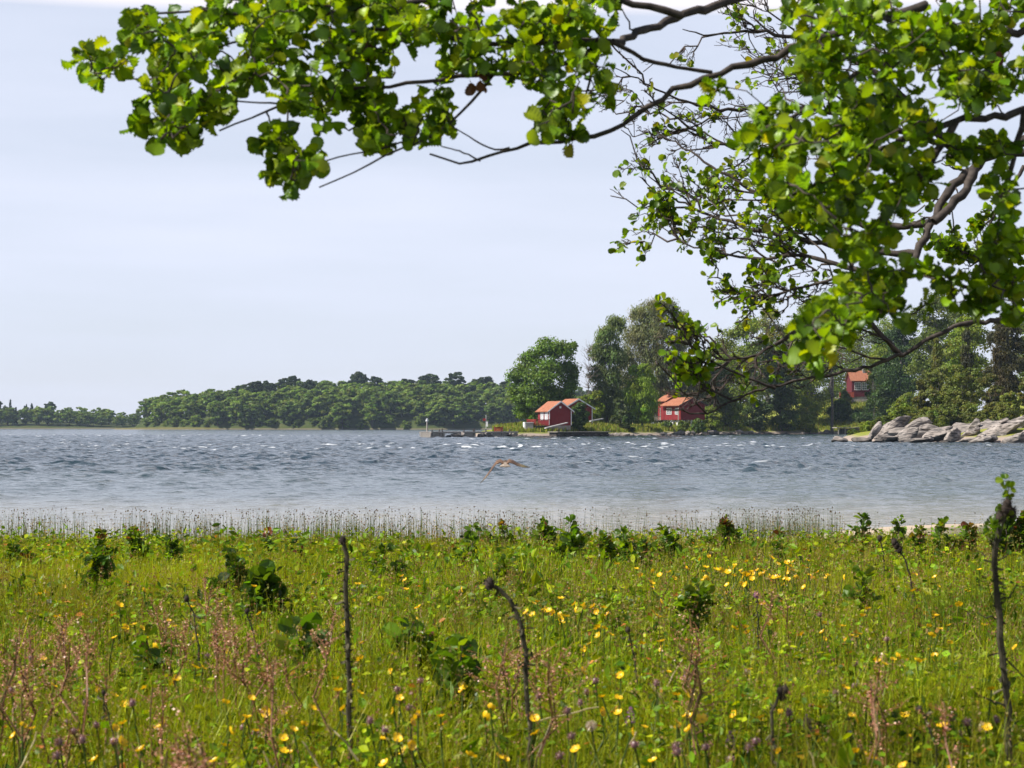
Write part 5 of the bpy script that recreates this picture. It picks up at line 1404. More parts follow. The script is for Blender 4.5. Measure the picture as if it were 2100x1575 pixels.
def buttercup(px, py, d=None, hh=None, label=None, size=None):
    global n_bc
    hh = hh or random.uniform(.34, .50)
    d = d or solve_d(py, hh); x = PX(px, d); z = ZY(py, d); g0 = mz(x, d)
    r = empty('buttercup', (x, d, g0), random.uniform(0, 6.28)); tag(r, label, 'flower', 'buttercups in the meadow')
    h = max(.12, z - g0)
    s = bpy.data.objects.new('stem', random.choice(SM)); col.objects.link(s); s.parent = r; s.location = (0, 0, h); s.scale = (1, 1, h)
    f = bpy.data.objects.new('petals', random.choice(PM)); col.objects.link(f); f.parent = r; f.location = (0, 0, h)
    sz = (size or random.uniform(.0120, .0175)) * (1.0 + .25 * (d > 10)); f.scale = (sz, sz, sz)
    f.rotation_euler = (random.gauss(0, .55), random.gauss(0, .55), random.uniform(0, 6.28)); n_bc += 1
near = [(255, 1288), (292, 1325), (358, 1284), (303, 1288), (466, 1335), (298, 1410), (235, 1425), (260, 1443), (282, 1436), (345, 1446), (340, 1480), (325, 1490), (330, 1498), (238, 1492), (252, 1520), (402, 1368), (418, 1368), (365, 1390), (540, 1488), (548, 1458), (508, 1474), (474, 1498), (625, 1484), (641, 1450), (584, 1460), (603, 1495), (582, 1512), (594, 1543), (645, 1580), (205, 1410), (112, 1405), (90, 1350),
        (741, 1318), (740, 1350), (804, 1341), (828, 1300), (897, 1346), (940, 1310), (936, 1330), (948, 1406), (820, 1430), (858, 1465), (845, 1480), (904, 1468), (908, 1485), (790, 1508), (815, 1508), (808, 1455), (965, 1548), (1023, 1550), (1036, 1555), (738, 1420), (953, 1350),
        (1194, 1335), (1202, 1328), (1208, 1320), (1272, 1385), (1234, 1428), (1267, 1430), (1232, 1458), (1295, 1500), (1387, 1480), (1390, 1490), (1320, 1490), (1413, 1421), (1408, 1465), (1414, 1467), (1553, 1475), (1560, 1470), (1752, 1540), (1790, 1538), (1725, 1558), (1890, 1494), (1906, 1448), (1930, 1488), (1828, 1520), (1850, 1570), (1692, 1417), (1732, 1410), (1800, 1460), (1680, 1450), (1745, 1466), (1752, 1475), (2020, 1490), (1946, 1575)]
for px, py in near:
    side = 'left' if px < 720 else 'middle' if px < 1400 else 'right'
    buttercup(px, py, None, None, 'large yellow buttercup on a thin stem in the near %s of the meadow' % side)
for lst, lb in [([(1745, 1305), (1760, 1302), (1735, 1308), (1755, 1308)], 'buttercup in the small cluster right of the purple thistle'),
                ([(1792, 1352), (1800, 1355), (1822, 1355), (1830, 1352), (1835, 1360), (1856, 1350), (1882, 1354), (1890, 1352), (1812, 1362), (1798, 1368), (1850, 1366), (1912, 1352), (1838, 1348), (1826, 1366)], 'buttercup in the row of yellow flowers low at the right'),
                ([(1898, 1263), (1912, 1255), (1918, 1262), (1925, 1276), (1942, 1270), (1926, 1288), (1944, 1284), (1908, 1300), (1943, 1315), (1904, 1330), (1913, 1345), (1896, 1258)], 'buttercup in the upright group left of the budding stalk'),
                ([(1095, 1235), (1104, 1236), (1113, 1246), (1121, 1252), (1080, 1257), (1091, 1262), (1135, 1260), (1145, 1262), (1158, 1264), (1152, 1272), (1148, 1268), (1156, 1278), (1178, 1236), (1196, 1240), (1148, 1226), (1215, 1243), (1198, 1246), (1227, 1254), (1235, 1244), (1243, 1262), (1180, 1252), (1226, 1303), (1240, 1290), (1228, 1286), (1255, 1300)], 'small buttercup in the drift right of the drooping thistle')]:
    for px, py in lst: buttercup(px + random.uniform(-3, 3), py + random.uniform(-3, 3), None, None, lb)
rr = np.random.default_rng(9)
for _ in range(105):
    px, py = rr.uniform(1250, 2090), rr.uniform(1165, 1330)
    if rr.uniform() < .55: px, py = rr.normal(1530, 90), rr.normal(1172, 14)
    buttercup(px, max(1140, py), None, None, 'tiny far buttercup scattered over the right of the meadow')
for _ in range(36):
    buttercup(rr.uniform(20, 1050), rr.uniform(1170, 1330), None, None, 'tiny far buttercup scattered over the left of the meadow')

for _ in range(64):
    px, py = rr.uniform(20, 2080), rr.uniform(1370, 1570)
    side = 'left' if px < 720 else 'middle' if px < 1400 else 'right'
    buttercup(px, py, None, None, 'large yellow buttercup on a thin stem in the near %s of the meadow' % side)

# ---- sorrel: reddish panicles
def sorrel_mesh():
    h = 1.0; mb = MB(); st = MB()
    stem = wiggle((0, 0, -1), (0.02, 0, 0), 8, .02); st.tubes(stem, np.linspace(.0048, .002, 8), 5, (.14, .11, .04))
    pos = []
    for k in range(9):
        f = rng.uniform(.62, .96); b = np.array([np.interp(f, np.linspace(0, 1, 8), stem[:, j]) for j in range(3)]); e = b + np.array([rng.normal(0, .055), rng.normal(0, .055), rng.uniform(.03, .13)])
        br_ = wiggle(b, e, 5, .06); st.tubes(br_, np.linspace(.002, .001, 5), 4, (.26, .13, .06))
        kq = rng.integers(9, 22); u = rng.uniform(.1, 1, kq)[:, None]; pos.append(b + (e - b) * u + rng.normal(0, .006, (kq, 3)))
    u = rng.uniform(.6, 1, 34); pos.append(np.stack([np.interp(u, np.linspace(0, 1, 8), stem[:, j]) for j in range(3)], 1) + rng.normal(0, .008, (34, 3)))
    pos = np.concatenate(pos); n = len(pos); d = rand_dir(n)
    mb.stamp(DIA * [1.2, 1, 1], DF, pos, basis(d, rand_dir(n)), rng.uniform(.005, .010, n), pick([(.60, .27, .18), (.68, .38, .26), (.42, .16, .10), (.48, .30, .13)], [3, 2, 2, 1], n, .15))
    up_ = stem[4:] + 0; mb.tubes(up_, np.linspace(.003, .002, len(up_)), 4, (.40, .2, .12))
    return st.mesh('stem', M['grass']), mb.mesh('panicle', M['petal'])
SO = [sorrel_mesh() for _ in range(5)]
def sorrel(px, py, hh, label, lean=0.0):
    d = solve_d(py, hh); x = PX(px, d); z = ZY(py, d); g0 = mz(x, d); h = z - g0
    r = empty('sorrel', (x, d, g0)); tag(r, label, 'sorrel', 'sorrel plants in the meadow')
    a, b = random.choice(SO); rz = random.uniform(0, 6.28)
    for me, nm in ((a, 'stem'), (b, 'panicle')):
        o = bpy.data.objects.new(nm, me); col.objects.link(o); o.parent = r; o.location = (0, 0, h); o.scale = (1, 1, h / 1.0 if nm == 'stem' else max(.6, h)); o.rotation_euler = (random.gauss(0, .03), lean, rz)
for lst, lb in [([(430, 1185), (445, 1195), (438, 1225), (455, 1240), (465, 1262), (478, 1270), (488, 1290), (470, 1310), (500, 1300), (452, 1280), (510, 1340), (490, 1345)], 'reddish sorrel in the tall cluster left of the straight stalk'),
                ([(130, 1260), (140, 1268), (125, 1275), (162, 1310), (150, 1320), (170, 1300)], 'reddish sorrel in the group at the left edge'),
                ([(40, 1310), (50, 1330), (35, 1345), (60, 1300)], 'reddish sorrel by the left edge, beside the herbs'),
                ([(330, 1240), (345, 1265), (360, 1285), (372, 1275), (378, 1300)], 'reddish sorrel around the dark curled stalk'),
                ([(395, 1500), (385, 1520), (405, 1530), (410, 1545), (365, 1540)], 'salmon red sorrel at the bottom left'),
                ([(560, 1345), (545, 1335), (575, 1360), (665, 1300), (680, 1250)], 'reddish sorrel between the bare dark stalk and the straight stalk'),
                ([(1070, 1340), (1080, 1335), (1108, 1322), (1114, 1340), (1108, 1355), (1040, 1350), (1045, 1300)], 'reddish sorrel growing around the drooping thistle'),
                ([(1430, 1290), (1428, 1310), (1436, 1345), (1422, 1352), (1580, 1215), (1612, 1210)], 'reddish sorrel left of the purple thistle'),
                ([(1790, 1372), (1798, 1395), (1806, 1420), (1950, 1440)], 'pinkish sorrel below the row of buttercups at the right')]:
    for px, py in lst: sorrel(px, py, random.uniform(.50, .72), lb, random.gauss(0, .06))

for _ in range(16):
    sorrel(rr.uniform(-10, 420) if rr.uniform() < .8 else rr.uniform(420, 700), rr.uniform(1280, 1530), random.uniform(.40, .60), 'single reddish sorrel spread through the left foreground', random.gauss(0, .12))

# ---- brownish purple clover and avens heads
def head_mesh():
    mb = MB(); V, F = rock_verts(.010, .010, .011, 3, 10, 7, 0, .15); mb.add(V, F, (.22, .11, .12)); k = 44; d = norm(rng.normal(size=(k, 3)) + [0, 0, .3])
    mb.stamp(DIA * [.4, 1, 1] + [0, .5, 0], DF, d * .008, basis(d, rand_dir(k)), np.full(k, .010), pick([(.30, .15, .17), (.22, .10, .10), (.36, .22, .20)], [2, 2, 1], k)); return mb.mesh('flower_head', M['petal'])
HM = [head_mesh() for _ in range(3)]
def clover(px, py, label, hh=None, s=1.0, mesh=None, grp='purple brown clover heads', nm='clover', cat='flower'):
    hh = hh or random.uniform(.34, .5); d = solve_d(py, hh); x = PX(px, d); z = ZY(py, d); g0 = mz(x, d); h = z - g0
    r = empty(nm, (x, d, g0)); tag(r, label, cat, grp)
    o = bpy.data.objects.new('stem', random.choice(SM)); col.objects.link(o); o.parent = r; o.location = (0, 0, h); o.scale = (1, 1, h)
    o = bpy.data.objects.new('flower_head', mesh or random.choice(HM)); col.objects.link(o); o.parent = r; o.location = (0, 0, h); o.scale = (s, s, s)
for px, py in [(66, 1348), (40, 1450), (26, 1414), (140, 1480), (155, 1498), (178, 1440), (200, 1485), (172, 1515), (125, 1520), (120, 1548), (236, 1518), (274, 1440), (427, 1345), (425, 1360), (500, 1490), (525, 1500), (555, 1580)]:
    clover(px, py, 'brownish purple clover head in the left half of the meadow')
for px, py in [(815, 1412), (862, 1395), (1034, 1380), (1060, 1386), (790, 1495), (760, 1476), (840, 1450), (1163, 1456), (1220, 1395), (1202, 1418), (1190, 1440), (1105, 1425), (1172, 1508), (1355, 1425), (1148, 1548), (1345, 1400), (1385, 1528), (1388, 1540), (1300, 1525)]:
    clover(px, py, 'brownish purple clover head in the middle of the meadow')
for px, py in [(1508, 1405), (1530, 1378), (1692, 1380), (1680, 1378), (1712, 1420), (1750, 1405), (1662, 1450), (1616, 1460), (1654, 1480), (1658, 1495), (1795, 1494), (1950, 1470), (1980, 1480), (1965, 1505), (1534, 1530), (1548, 1518), (1495, 1555), (1560, 1585), (1680, 1260), (1816, 1310), (1984, 1260), (1752, 1360), (2040, 1475), (1445, 1530), (1760, 1535)]:
    clover(px, py, 'brownish purple clover head in the right half of the meadow')
om = MB(); k = 90; uz = rng.uniform(-1, 1, k); a = rng.uniform(0, 6.28, k); rr_ = .010 * np.sqrt(1.05 - uz) ; pos = np.stack([rr_ * np.cos(a), rr_ * np.sin(a), uz * .034], 1); d = norm(pos * [1, 1, .1] + [0, 0, .004]); om.stamp(DIA * [.7, 1, 1] + [0, .4, 0], DF, pos, basis(d, rand_dir(k)), np.full(k, .011), pick([(.36, .12, .34), (.28, .09, .28), (.42, .2, .38)], [2, 2, 1], k)); om = om.mesh('flower_head', M['petal'])
for px, py, s, lb in [(1292, 1468, .8, 'violet orchid spike in the middle of the meadow, right of the pale seed ball'), (1406, 1384, .65, 'small violet orchid spike left of the purple thistle'), (1496, 1516, .7, 'violet orchid spike left of the short spiny stalk'), (1652, 1478, .6, 'violet spike right of the short spiny stalk')]:
    clover(px, py, lb, .42, s, om, None, 'orchid', 'flower')
fm_ = MB(); k = 220; d = rand_dir(k); fm_.stamp(DIA * [.12, 1, 1] + [0, .5, 0], DF, d * .003, basis(d, rand_dir(k)), np.full(k, .026), pick([(.62, .52, .42), (.5, .40, .32)], [1, 1], k)); fm_ = fm_.mesh('flower_head', M['petal'])
clover(1212, 1486, 'pale fluffy seed ball low in the middle of the meadow', .45, .7, fm_, None, 'seed_ball', 'seed head')

# ---- dry straws lying slantwise
stw = MB()
for pts, d in [([(1400, 1352), (1368, 1408)], 7.4), ([(1330, 1400), (1370, 1448)], 7.3), ([(1305, 1500), (1272, 1568)], 5.8), ([(1228, 1450), (1105, 1480)], 6.6), ([(670, 1485), (735, 1560)], 5.8), ([(75, 1500), (40, 1580)], 5.7), ([(620, 1520), (660, 1580)], 5.6), ([(1655, 1520), (1672, 1575)], 5.6), ([(862, 1255), (872, 1290)], 9.5), ([(1802, 1390), (1812, 1430)], 7), ([(540, 1540), (560, 1590)], 5.5), ([(60, 1170), (105, 1140)], 19)]:
    a_, b_ = P(*pts[0], d), P(*pts[1], d); o = MB().tubes(wiggle(a_, b_, 6, .03), np.linspace(.0018, .0028, 6) * (1 + .06 * d), 5, (.42, .36, .2)).build('dry_straw', M['grass'])
    tag(o, 'pale dry straw leaning through the meadow plants', 'straw', 'dry straws in the meadow')
# ------------------------------------------------------------------ the alders overhead
class Skeleton:
    """grows curved twigs out of whatever wood is already there"""
    def __init__(self, foot): self.foot = foot; self.pts = np.zeros((0, 3)); self.tw, self.tr, self.limbs = [], [], []
    def limb(self, pix, r0, r1):
        if pix[0][0] == 2560: pix = [(self.foot[0], pix[0][1] + 30, self.foot[1])] + list(pix)      # every main limb leaves the trunk
        W_ = np.array([P(px, py, d) for px, py, d in pix])
        t = np.concatenate([[0], np.cumsum(np.linalg.norm(np.diff(W_, axis=0), axis=1))]); m = max(10, int(t[-1] / .05)); tt = np.linspace(0, t[-1], m)
        p = np.stack([np.interp(tt, t, W_[:, k]) for k in range(3)], 1)
        for _ in range(3): p[1:-1] = .5 * p[1:-1] + .25 * (p[:-2] + p[2:])
        p[1:-1] += rng.normal(0, min(.006, r0 * .25), (m - 2, 3))
        self.limbs.append((p, np.linspace(r0, r1, m) * (1 + .12 * np.sin(np.arange(m) * 1.7) * rng.uniform(.3, 1, m))))
        self.pts = np.vstack([self.pts, p]); return p
    def twig(self, tip, r0=.0035, r1=.0012, m=8, amp=.07, bias=(0, 0, 0), maxl=.55):
        q = self.pts - tip; k = np.argmin((q ** 2).sum(1) + 0.05 * np.abs(q @ np.array([0, 1., 0])))
        a = self.pts[k]
        p = wiggle(a, tip, m, amp, rng.normal(.03, .06)); p[1:-1] += np.array(bias) * np.sin(np.linspace(0, math.pi, m))[1:-1, None]
        self.pts = np.vstack([self.pts, p[2:]]); self.tw.append(p); self.tr.append(np.linspace(r0, r1, m)); return p

APAL = [(.115, .205, .008), (.16, .26, .008), (.225, .30, .008), (.055, .11, .008), (.27, .28, .010)]
def leaf_spray(lf, p, n, size, pal=APAL, w=(4, 4, 2.2, 2, .3), from_u=.35, T=LA, TF=LAF, droop=.15, spread=.4):
    m = len(p); u = rng.uniform(from_u, 1, n); u[0] = 1; k = np.clip((u * (m - 1)).astype(int), 0, m - 2); f = (u * (m - 1) - k)[:, None]
    q = p[k] * (1 - f) + p[k + 1] * f; ax = norm(p[-1] - p[-3])
    side = rand_dir(n); side = norm(side - .3 * ax)
    d = norm(.55 * ax + .95 * side + [0, 0, .12 - droop]); nor = norm(rng.normal(size=(n, 3)) * .85 + np.array([-.2, .1, .65]))
    sc = size * rng.uniform(.62, 1.12, n); C = pick(pal, w, n, .18, .05)
    s3 = np.stack([sc * rng.uniform(.8, 1.15, n), sc, sc * rng.choice([-1, 1, 1, 1.6], n)], 1)
    if T is LA:
        kk = len(LA); rib = (np.arange(kk) % 3 == 1); CC = np.repeat(C[:, None], kk, 1) * (1 + .22 * (np.arange(kk) // 3 % 2) * ~rib - .1)[None, :, None]; CC[:, rib] *= 1.35
        h = rng.uniform(0, 1, n) < .45
        for sel, TT in ((h, LC), (~h, LA)):
            if sel.any(): lf.stamp(TT, TF, q[sel] + d[sel] * .25 * sc[sel][:, None], basis(d[sel], nor[sel]), s3[sel], CC[sel])
    else: lf.stamp(T, TF, q + d * .25 * sc[:, None], basis(d, nor), s3, C)

def clusters(sk, lf, blobs, size, per=(4, 7), thin=1.0):
    tips = []
    for cx, cy, rx, ry, n, d in blobs:
        n = max(2, int(n * thin + .5))
        r = np.sqrt(rng.uniform(0, 1, n)); a = rng.uniform(0, 6.28, n)
        ns = max(1, int(n / 4.2 + .5))                      # shoots gather in sprays, with gaps between them
        for k in range(n):
            j = k % ns; e1, e2 = rng.normal(0, .24, 2)
            tips.append(P(cx + rx * (.92 * r[j] * math.cos(a[j]) + e1), cy + ry * (.92 * r[j] * math.sin(a[j]) + e2), d + rng.normal(0, .2)))
    tips = np.array(tips)
    dist = np.array([((sk.pts - t) ** 2).sum(1).min() for t in tips])
    for i in np.argsort(dist):
        p = sk.twig(tips[i]); leaf_spray(lf, p, rng.integers(*per), size)

A = Skeleton((2612, 7.2))
D = 5.9
def L3(lst, d0, d1):
    n = len(lst); return [(px, py, d0 + (d1 - d0) * k / (n - 1)) for k, (px, py) in enumerate(lst)]
A.limb(L3([(2560, -420), (2050, -200), (1700, -65), (1510, -5), (1400, 33), (1310, 68), (1255, 86)], 7.2, 6.0), .028, .011)
A.limb(L3([(1255, 86), (1170, 80), (1080, 90), (1000, 95), (930, 78), (850, 62), (760, 60), (700, 66), (620, 80), (540, 72), (470, 85), (410, 110)], 6.0, 5.7), .010, .003)
A.limb(L3([(1400, 33), (1240, -10), (1060, -30), (920, -2), (790, 10), (660, 30), (560, 28), (450, 30), (380, 10), (330, 40), (285, 30)], 6.0, 5.6), .012, .003)
A.limb(L3([(410, 110), (380, 140), (330, 162), (290, 168), (250, 160), (215, 148)], 5.7, 5.6), .004, .002)
A.limb(L3([(1255, 86), (1290, 108), (1340, 130), (1400, 140), (1460, 148)], 6.0, 6.1), .007, .006)
A.limb(L3([(1900, 10), (1780, 40), (1660, 88), (1600, 112), (1540, 134), (1460, 148), (1400, 176), (1330, 216), (1290, 248), (1240, 276), (1200, 286), (1130, 292), (1080, 293), (1045, 303), (1020, 322), (980, 330), (930, 345), (900, 332), (882, 316)], 6.3, 5.8), .016, .0028)
A.limb(L3([(1045, 303), (1005, 313), (985, 292), (955, 278), (920, 252)], 5.85, 5.8), .0032, .0018)
A.limb(L3([(985, 330), (950, 312), (905, 300)], 5.85, 5.8), .003, .0018)
A.limb(L3([(1230, 92), (1200, 118), (1150, 140), (1085, 150), (1010, 153), (950, 150), (900, 163), (830, 176), (760, 175), (690, 190), (620, 205), (575, 213), (540, 226), (490, 252), (450, 268)], 6.0, 5.6), .009, .0025)
A.limb(L3([(1010, 155), (990, 185), (960, 222), (925, 255), (895, 280), (860, 292), (820, 300), (780, 325), (740, 346), (700, 370), (655, 384)], 5.9, 5.6), .005, .002)
A.limb(L3([(895, 280), (830, 285), (770, 313), (712, 314), (668, 330)], 5.8, 5.6), .0035, .002)
A.limb(L3([(575, 213), (500, 208), (440, 205), (400, 225)], 5.65, 5.55), .003, .0018)
A.limb(L3([(1230, 92), (1212, 150), (1208, 185), (1190, 215), (1170, 250)], 6.0, 5.9), .005, .002)
# the right-hand mass hangs nearer
A.limb(L3([(2560, -60), (2300, 20), (2100, 60), (1950, 90), (1800, 130), (1680, 200), (1600, 260)], 6.6, 5.4), .024, .005)
A.limb(L3([(2560, 120), (2300, 180), (2100, 230), (1960, 250), (1820, 300), (1700, 370), (1620, 400)], 6.6, 5.3), .022, .005)
A.limb(L3([(1950, 90), (1830, 40), (1740, 20), (1680, 40)], 5.9, 5.4), .008, .004)
A.limb(L3([(1960, 250), (1900, 350), (1850, 420), (1780, 470), (1730, 540), (1760, 600), (1730, 660), (1690, 700)], 5.8, 5.3), .012, .004)
A.limb(L3([(2560, 420), (2300, 470), (2150, 560), (2080, 600), (2000, 600), (1900, 560), (1830, 560)], 6.4, 5.6), .016, .004)
A.limb(L3([(2100, 230), (2080, 330), (2050, 420), (2040, 500)], 6.0, 5.7), .010, .004)
lf = MB()
clusters(A, lf, [(210, 128, 52, 36, 9, D - .3), (262, 122, 30, 22, 4, D - .3), (245, 52, 32, 26, 4, D - .3), (325, 45, 42, 40, 8, D - .3), (405, 35, 50, 36, 13, D - .2), (350, 130, 30, 36, 7, D - .2), (420, 110, 60, 46, 14, D - .2),
                 (375, 190, 62, 22, 7, D - .4), (365, 240, 66, 50, 20, D - .4), (325, 285, 32, 26, 5, D - .4), (440, 250, 26, 32, 5, D - .3),
                 (545, 90, 76, 56, 24, D - .2), (500, 170, 52, 34, 9, D - .3), (590, 170, 70, 34, 12, D - .2), (660, 120, 70, 66, 16, D - .1), (610, 205, 46, 16, 3, D - .2),
                 (560, 325, 44, 44, 8, D - .3), (600, 360, 46, 24, 8, D - .3), (645, 310, 32, 22, 5, D - .3), (560, 280, 22, 22, 2, D - .3),
                 (560, 20, 120, 28, 18, D - .2), (720, 20, 110, 34, 20, D - .1), (760, 110, 70, 60, 18, D), (860, 40, 90, 50, 20, D), (720, 215, 66, 50, 12, D - .1), (790, 210, 56, 42, 9, D - .1), (680, 250, 30, 24, 3, D - .1),
                 (800, 275, 60, 40, 13, D - .1), (870, 260, 46, 50, 8, D), (905, 195, 44, 30, 6, D), (970, 40, 80, 50, 16, D), (1080, 40, 90, 48, 18, D + .1), (1190, 40, 74, 44, 16, D + .1), (930, 110, 60, 38, 9, D), (1040, 120, 60, 36, 11, D),
                 (1120, 110, 62, 46, 12, D), (1190, 130, 44, 36, 7, D), (1090, 170, 46, 22, 6, D), (1140, 200, 40, 20, 4, D - .1), (1180, 205, 32, 26, 3, D), (1145, 265, 46, 26, 6, D - .1), (1190, 285, 22, 18, 2, D), (1245, 218, 24, 20, 2, D), (1490, 170, 26, 30, 2, D),
                 (1260, 20, 40, 40, 4, D + .1), (500, -40, 300, 40, 16, D), (1000, -40, 300, 40, 16, D)], .048, (5, 8), .98)
clusters(A, lf, [(1680, 40, 70, 56, 14, 5.6), (1790, 60, 100, 76, 30, 5.6), (1930, 60, 110, 80, 30, 5.8), (2060, 60, 80, 90, 22, 6), (1700, 150, 70, 60, 16, 5.4), (1790, 200, 100, 76, 30, 5.4), (1920, 190, 100, 70, 26, 5.7), (2050, 180, 80, 70, 20, 5.9),
                 (1590, 270, 62, 60, 15, 5.2), (1680, 290, 80, 70, 22, 5.3), (1790, 310, 90, 70, 28, 5.4), (1900, 290, 90, 60, 18, 5.7), (1600, 355, 50, 40, 8, 5.2), (1690, 390, 80, 50, 18, 5.2), (1790, 410, 70, 60, 18, 5.4), (1880, 380, 50, 50, 8, 5.6), (2040, 400, 56, 56, 8, 5.7), (2080, 300, 40, 60, 6, 5.8),
                 (1730, 480, 70, 46, 12, 5.3), (1810, 500, 60, 40, 10, 5.4), (1750, 560, 80, 50, 13, 5.4), (1820, 590, 60, 40, 10, 5.5), (1900, 545, 60, 40, 8, 5.6), (1720, 620, 70, 40, 12, 5.3), (1790, 660, 70, 40, 11, 5.3), (1680, 690, 46, 40, 8, 5.2), (1735, 705, 46, 30, 6, 5.2), (1665, 745, 22, 20, 3, 5.2),
                 (2040, 560, 70, 60, 16, 5.6), (2080, 620, 50, 44, 9, 5.6), (2010, 620, 40, 36, 6, 5.6), (2080, 470, 50, 50, 9, 5.7), (1960, 590, 40, 30, 3, 5.6), (2150, 300, 60, 300, 24, 6), (1850, -40, 300, 40, 24, 5.9), (1560, 300, 30, 40, 3, 5.2)], .046, (5, 8), .92)
tx, ty = 2.75, 7.2
root = empty('alder_tree', (0, 0, 0)); tag(root, 'near alder whose leafy branches hang across the top and the upper right of the view', 'tree')
g0 = mz(tx, ty)
tr = MB(); tr.tubes(np.array([[tx + .1, ty, g0 - .1], [tx + .05, ty, g0 + .6], [tx, ty + .02, g0 + 1.8], [tx + .05, ty - .02, g0 + 3.0], [tx - .02, ty, g0 + 4.4], [tx, ty, g0 + 6.5]]), np.array([.19, .14, .125, .11, .09, .05]), 12)
tr.build('trunk', M['bark'], root, smooth=True)
for p, r in A.limbs: MB().tubes(p, r, 7).build('branch', M['bark'], root, smooth=True)
tb = MB(); tb.tubes(np.array(A.tw), np.array(A.tr), 5); tb.build('twigs', M['twig'], root)['kind'] = 'stuff'
lf.build('foliage', M['leaf'], root, smooth=True)
# withered leaves caught in the branches
wl_ = MB(); pos = np.array([P(752, 85, 5.7), P(762, 100, 5.7), P(975, 150, 5.8), P(965, 170, 5.8), P(985, 165, 5.8), P(2050, 105, 5.7)]); n = len(pos)
wl_.stamp(LA, LAF, pos, basis(norm(rng.normal(size=(n, 3)) * .4 + [0, 0, -1]), rand_dir(n)), np.full(n, .042), pick([(.10, .035, .025), (.16, .07, .04)], [2, 1], n)); wl_.build('withered_leaves', M['leaf'], root)

# ---- the second alder, farther back: fine twigs and small leaves
def branchy(sk, p, lev, lenf, lf, size, leaf_p, nchild, up=0.0, lpal=APAL, lw=(4, 4, 2.5, 1.6, .6)):
    m = len(p); L_ = np.linalg.norm(np.diff(p, axis=0), axis=1).sum()
    for c in range(nchild):
        u = rng.uniform(.22, 1.0); k = min(m - 2, max(1, int(u * (m - 1)))); ax = norm(p[k + 1] - p[k - 1])
        s = rand_dir(1)[0]; s = norm(s - ax * (s @ ax)); d = norm(ax * rng.uniform(.55, 1.1) + s * rng.uniform(.45, .9) + np.array([-.12, 0, up]))
        l = L_ * lenf * rng.uniform(.55, 1.2) * (1.15 - .55 * u)
        q = wiggle(p[k], p[k] + d * l, 7, .07, rng.normal(.02, .05))
        ey = pxy(q[-1])
        if ey[1] > 846 - .06 * max(0, ey[0] - 1400) or (ey[0] < 1345 and ey[1] > 600): continue
        sk.tw.append(q); r0 = {3: .0065, 2: .0036, 1: .0024}[lev]; sk.tr.append(np.linspace(r0, r0 * .45, 7))
        if lev > 1: branchy(sk, q, lev - 1, lenf * .95, lf, size, leaf_p, max(4, nchild - 4), up, lpal, lw)
        lp = leaf_p(q[-1])
        if lev <= 2 and rng.uniform() < lp: leaf_spray(lf, q, rng.integers(2, 5), size, lpal, lw, .45, LB, LBF)
        elif lev == 1 and rng.uniform() < .5:
            pass
def pxy(w):
    d = w[1]; return 1050 + w[0] / d * FPX, 874 - (w[2] - CAM_H) / d * FPX
Bk = Skeleton((2669, 11.6)); lb = MB(); E = 12.0
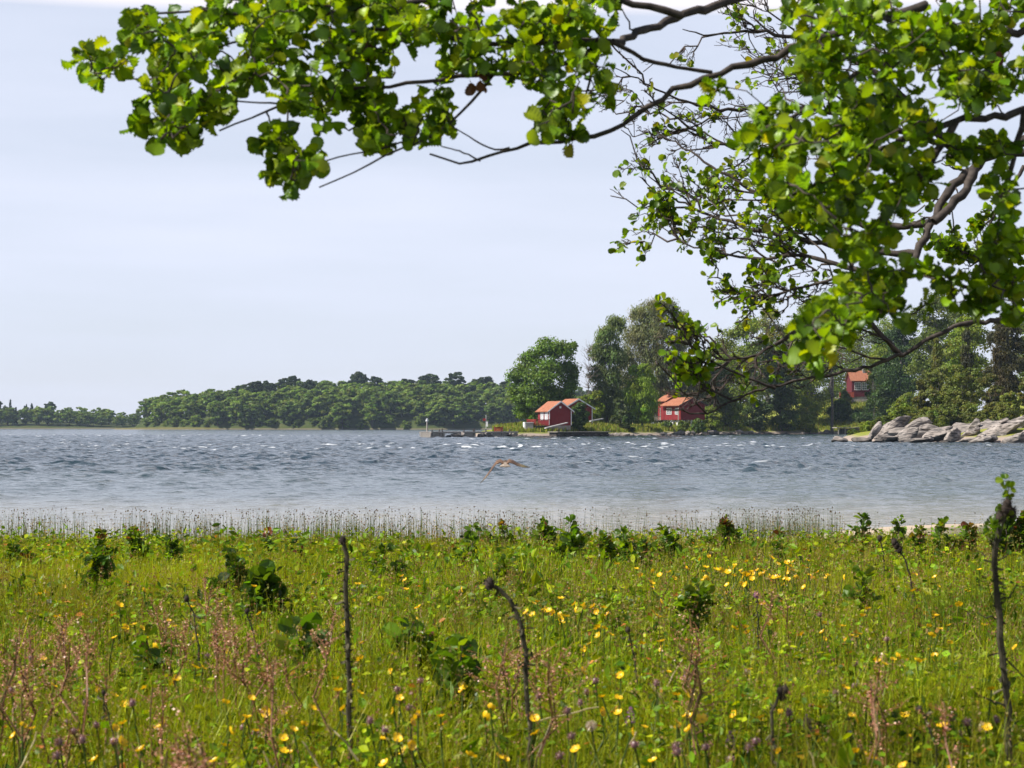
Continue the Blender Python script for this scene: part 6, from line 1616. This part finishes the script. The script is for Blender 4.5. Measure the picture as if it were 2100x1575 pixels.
heavy = [Bk.limb(L3([(2560, 150), (2300, 240), (2110, 285), (2040, 312), (1990, 345), (1950, 388), (1912, 455), (1882, 520), (1850, 580), (1836, 610)], 10.8, 10.2), .056, .016),
         Bk.limb(L3([(1998, 345), (1988, 385), (1945, 430), (1915, 455)], 10.4, 10.3), .026, .022),
         Bk.limb(L3([(2560, 560), (2300, 600), (2110, 640), (2050, 662), (1990, 652), (1950, 676), (1900, 696), (1850, 730), (1780, 752), (1700, 768), (1640, 776), (1590, 796), (1540, 802), (1500, 820), (1455, 852), (1400, 850), (1366, 840)], 11.2, 10.4), .024, .004),
         Bk.limb(L3([(2560, 300), (2250, 330), (1950, 300), (1750, 235), (1620, 222), (1500, 226), (1430, 216), (1360, 192), (1300, 160), (1258, 138)], 12.8, 11.8), .05, .003),
         Bk.limb(L3([(1950, 300), (1800, 150), (1660, 80), (1540, 62), (1460, 75), (1400, 60)], 12.5, 11.9), .03, .003),
         Bk.limb(L3([(1750, 235), (1640, 300), (1540, 310), (1450, 290), (1380, 235), (1330, 205)], 12.2, 11.8), .022, .003),
         Bk.limb(L3([(1912, 455), (1800, 470), (1680, 430), (1560, 400), (1470, 350), (1400, 300), (1345, 270)], 10.9, 11.4), .022, .003),
         Bk.limb(L3([(1882, 520), (1760, 520), (1640, 490), (1540, 470), (1450, 440), (1370, 400), (1320, 350)], 10.8, 11.2), .02, .003),
         Bk.limb(L3([(1850, 580), (1740, 548), (1640, 520), (1560, 532), (1470, 520), (1400, 500), (1345, 455)], 10.6, 11.0), .016, .0025),
         Bk.limb(L3([(1850, 590), (1760, 560), (1680, 580), (1600, 600), (1540, 620), (1490, 585)], 10.6, 10.8), .012, .0025),
         Bk.limb(L3([(1850, 730), (1760, 640), (1690, 640), (1600, 700), (1540, 735), (1470, 740), (1420, 700), (1385, 655)], 10.9, 10.6), .016, .0025),
         Bk.limb(L3([(1590, 796), (1520, 770), (1450, 740), (1400, 690), (1375, 640)], 10.6, 10.4), .008, .002),
         Bk.limb(L3([(1500, 820), (1440, 790), (1400, 760), (1370, 730)], 10.5, 10.4), .006, .002),
         Bk.limb(L3([(2100, 340), (2020, 470), (2040, 520), (2090, 520)], 11.5, 11.3), .012, .003),
         Bk.limb(L3([(2110, 640), (2060, 560), (1990, 520), (1930, 500)], 11.2, 11), .012, .003)]
def lp_(w):
    px, py = pxy(w)
    if py > 580: return .08 if py < 790 else .03
    if py > 330: return .26
    return .10 if px > 1330 else .03
for k, p in enumerate(heavy):
    if k in (1,): continue
    n = (5 if k == 0 else 12 if k == 2 else 14)
    vis = p[[i for i in range(len(p)) if pxy(p[i])[0] < 2140]]
    if len(vis) < 6: continue
    branchy(Bk, vis[::max(1, len(vis) // 24)], 3, .34 if k != 0 else .2, lb, .046, lp_, min(n, 12), .05)
root = empty('alder_tree', (0, 0, 0)); tag(root, 'farther alder with fine bare twigs and small leaves behind the near branches at the right', 'tree')
tx, ty = 4.6, 11.6; g0 = mz(tx, ty)
MB().tubes(np.array([[tx + .1, ty, g0 - .1], [tx + .05, ty, g0 + .7], [tx, ty + .05, g0 + 2.0], [tx - .1, ty, g0 + 3.6], [tx - .05, ty, g0 + 5.5], [tx, ty, g0 + 7.5]]), np.array([.24, .19, .17, .14, .10, .06]), 12).build('trunk', M['bark'], root, smooth=True)
for p, r in Bk.limbs: MB().tubes(p, r, 7).build('branch', M['bark'], root, smooth=True)
tb = MB(); tb.tubes(np.array(Bk.tw), np.array(Bk.tr), 4); tb.build('twigs', M['twig'], root)['kind'] = 'stuff'
lb.build('foliage', M['leaf'], root, smooth=True)
print('near leaves', len(lf.V), 'twigs', len(A.tw), 'far twigs', len(Bk.tw))
# ------------------------------------------------------------------ air
hz = MB().box((-150, 780, 30), (1500, 1680, 64)).build('haze', None)
hz.data.materials.clear()
m, N, L = new_mat('haze_air')
out = N.new('ShaderNodeOutputMaterial'); pv = N.new('ShaderNodeVolumePrincipled')
pv.inputs['Color'].default_value = (0.62, 0.78, 1.0, 1); pv.inputs['Density'].default_value = 0.00007; pv.inputs['Anisotropy'].default_value = 0.0
L.new(pv.outputs[0], out.inputs['Volume']); hz.data.materials.append(m)
tag(hz, 'thin bluish summer air over the bay', 'haze', kind='stuff')
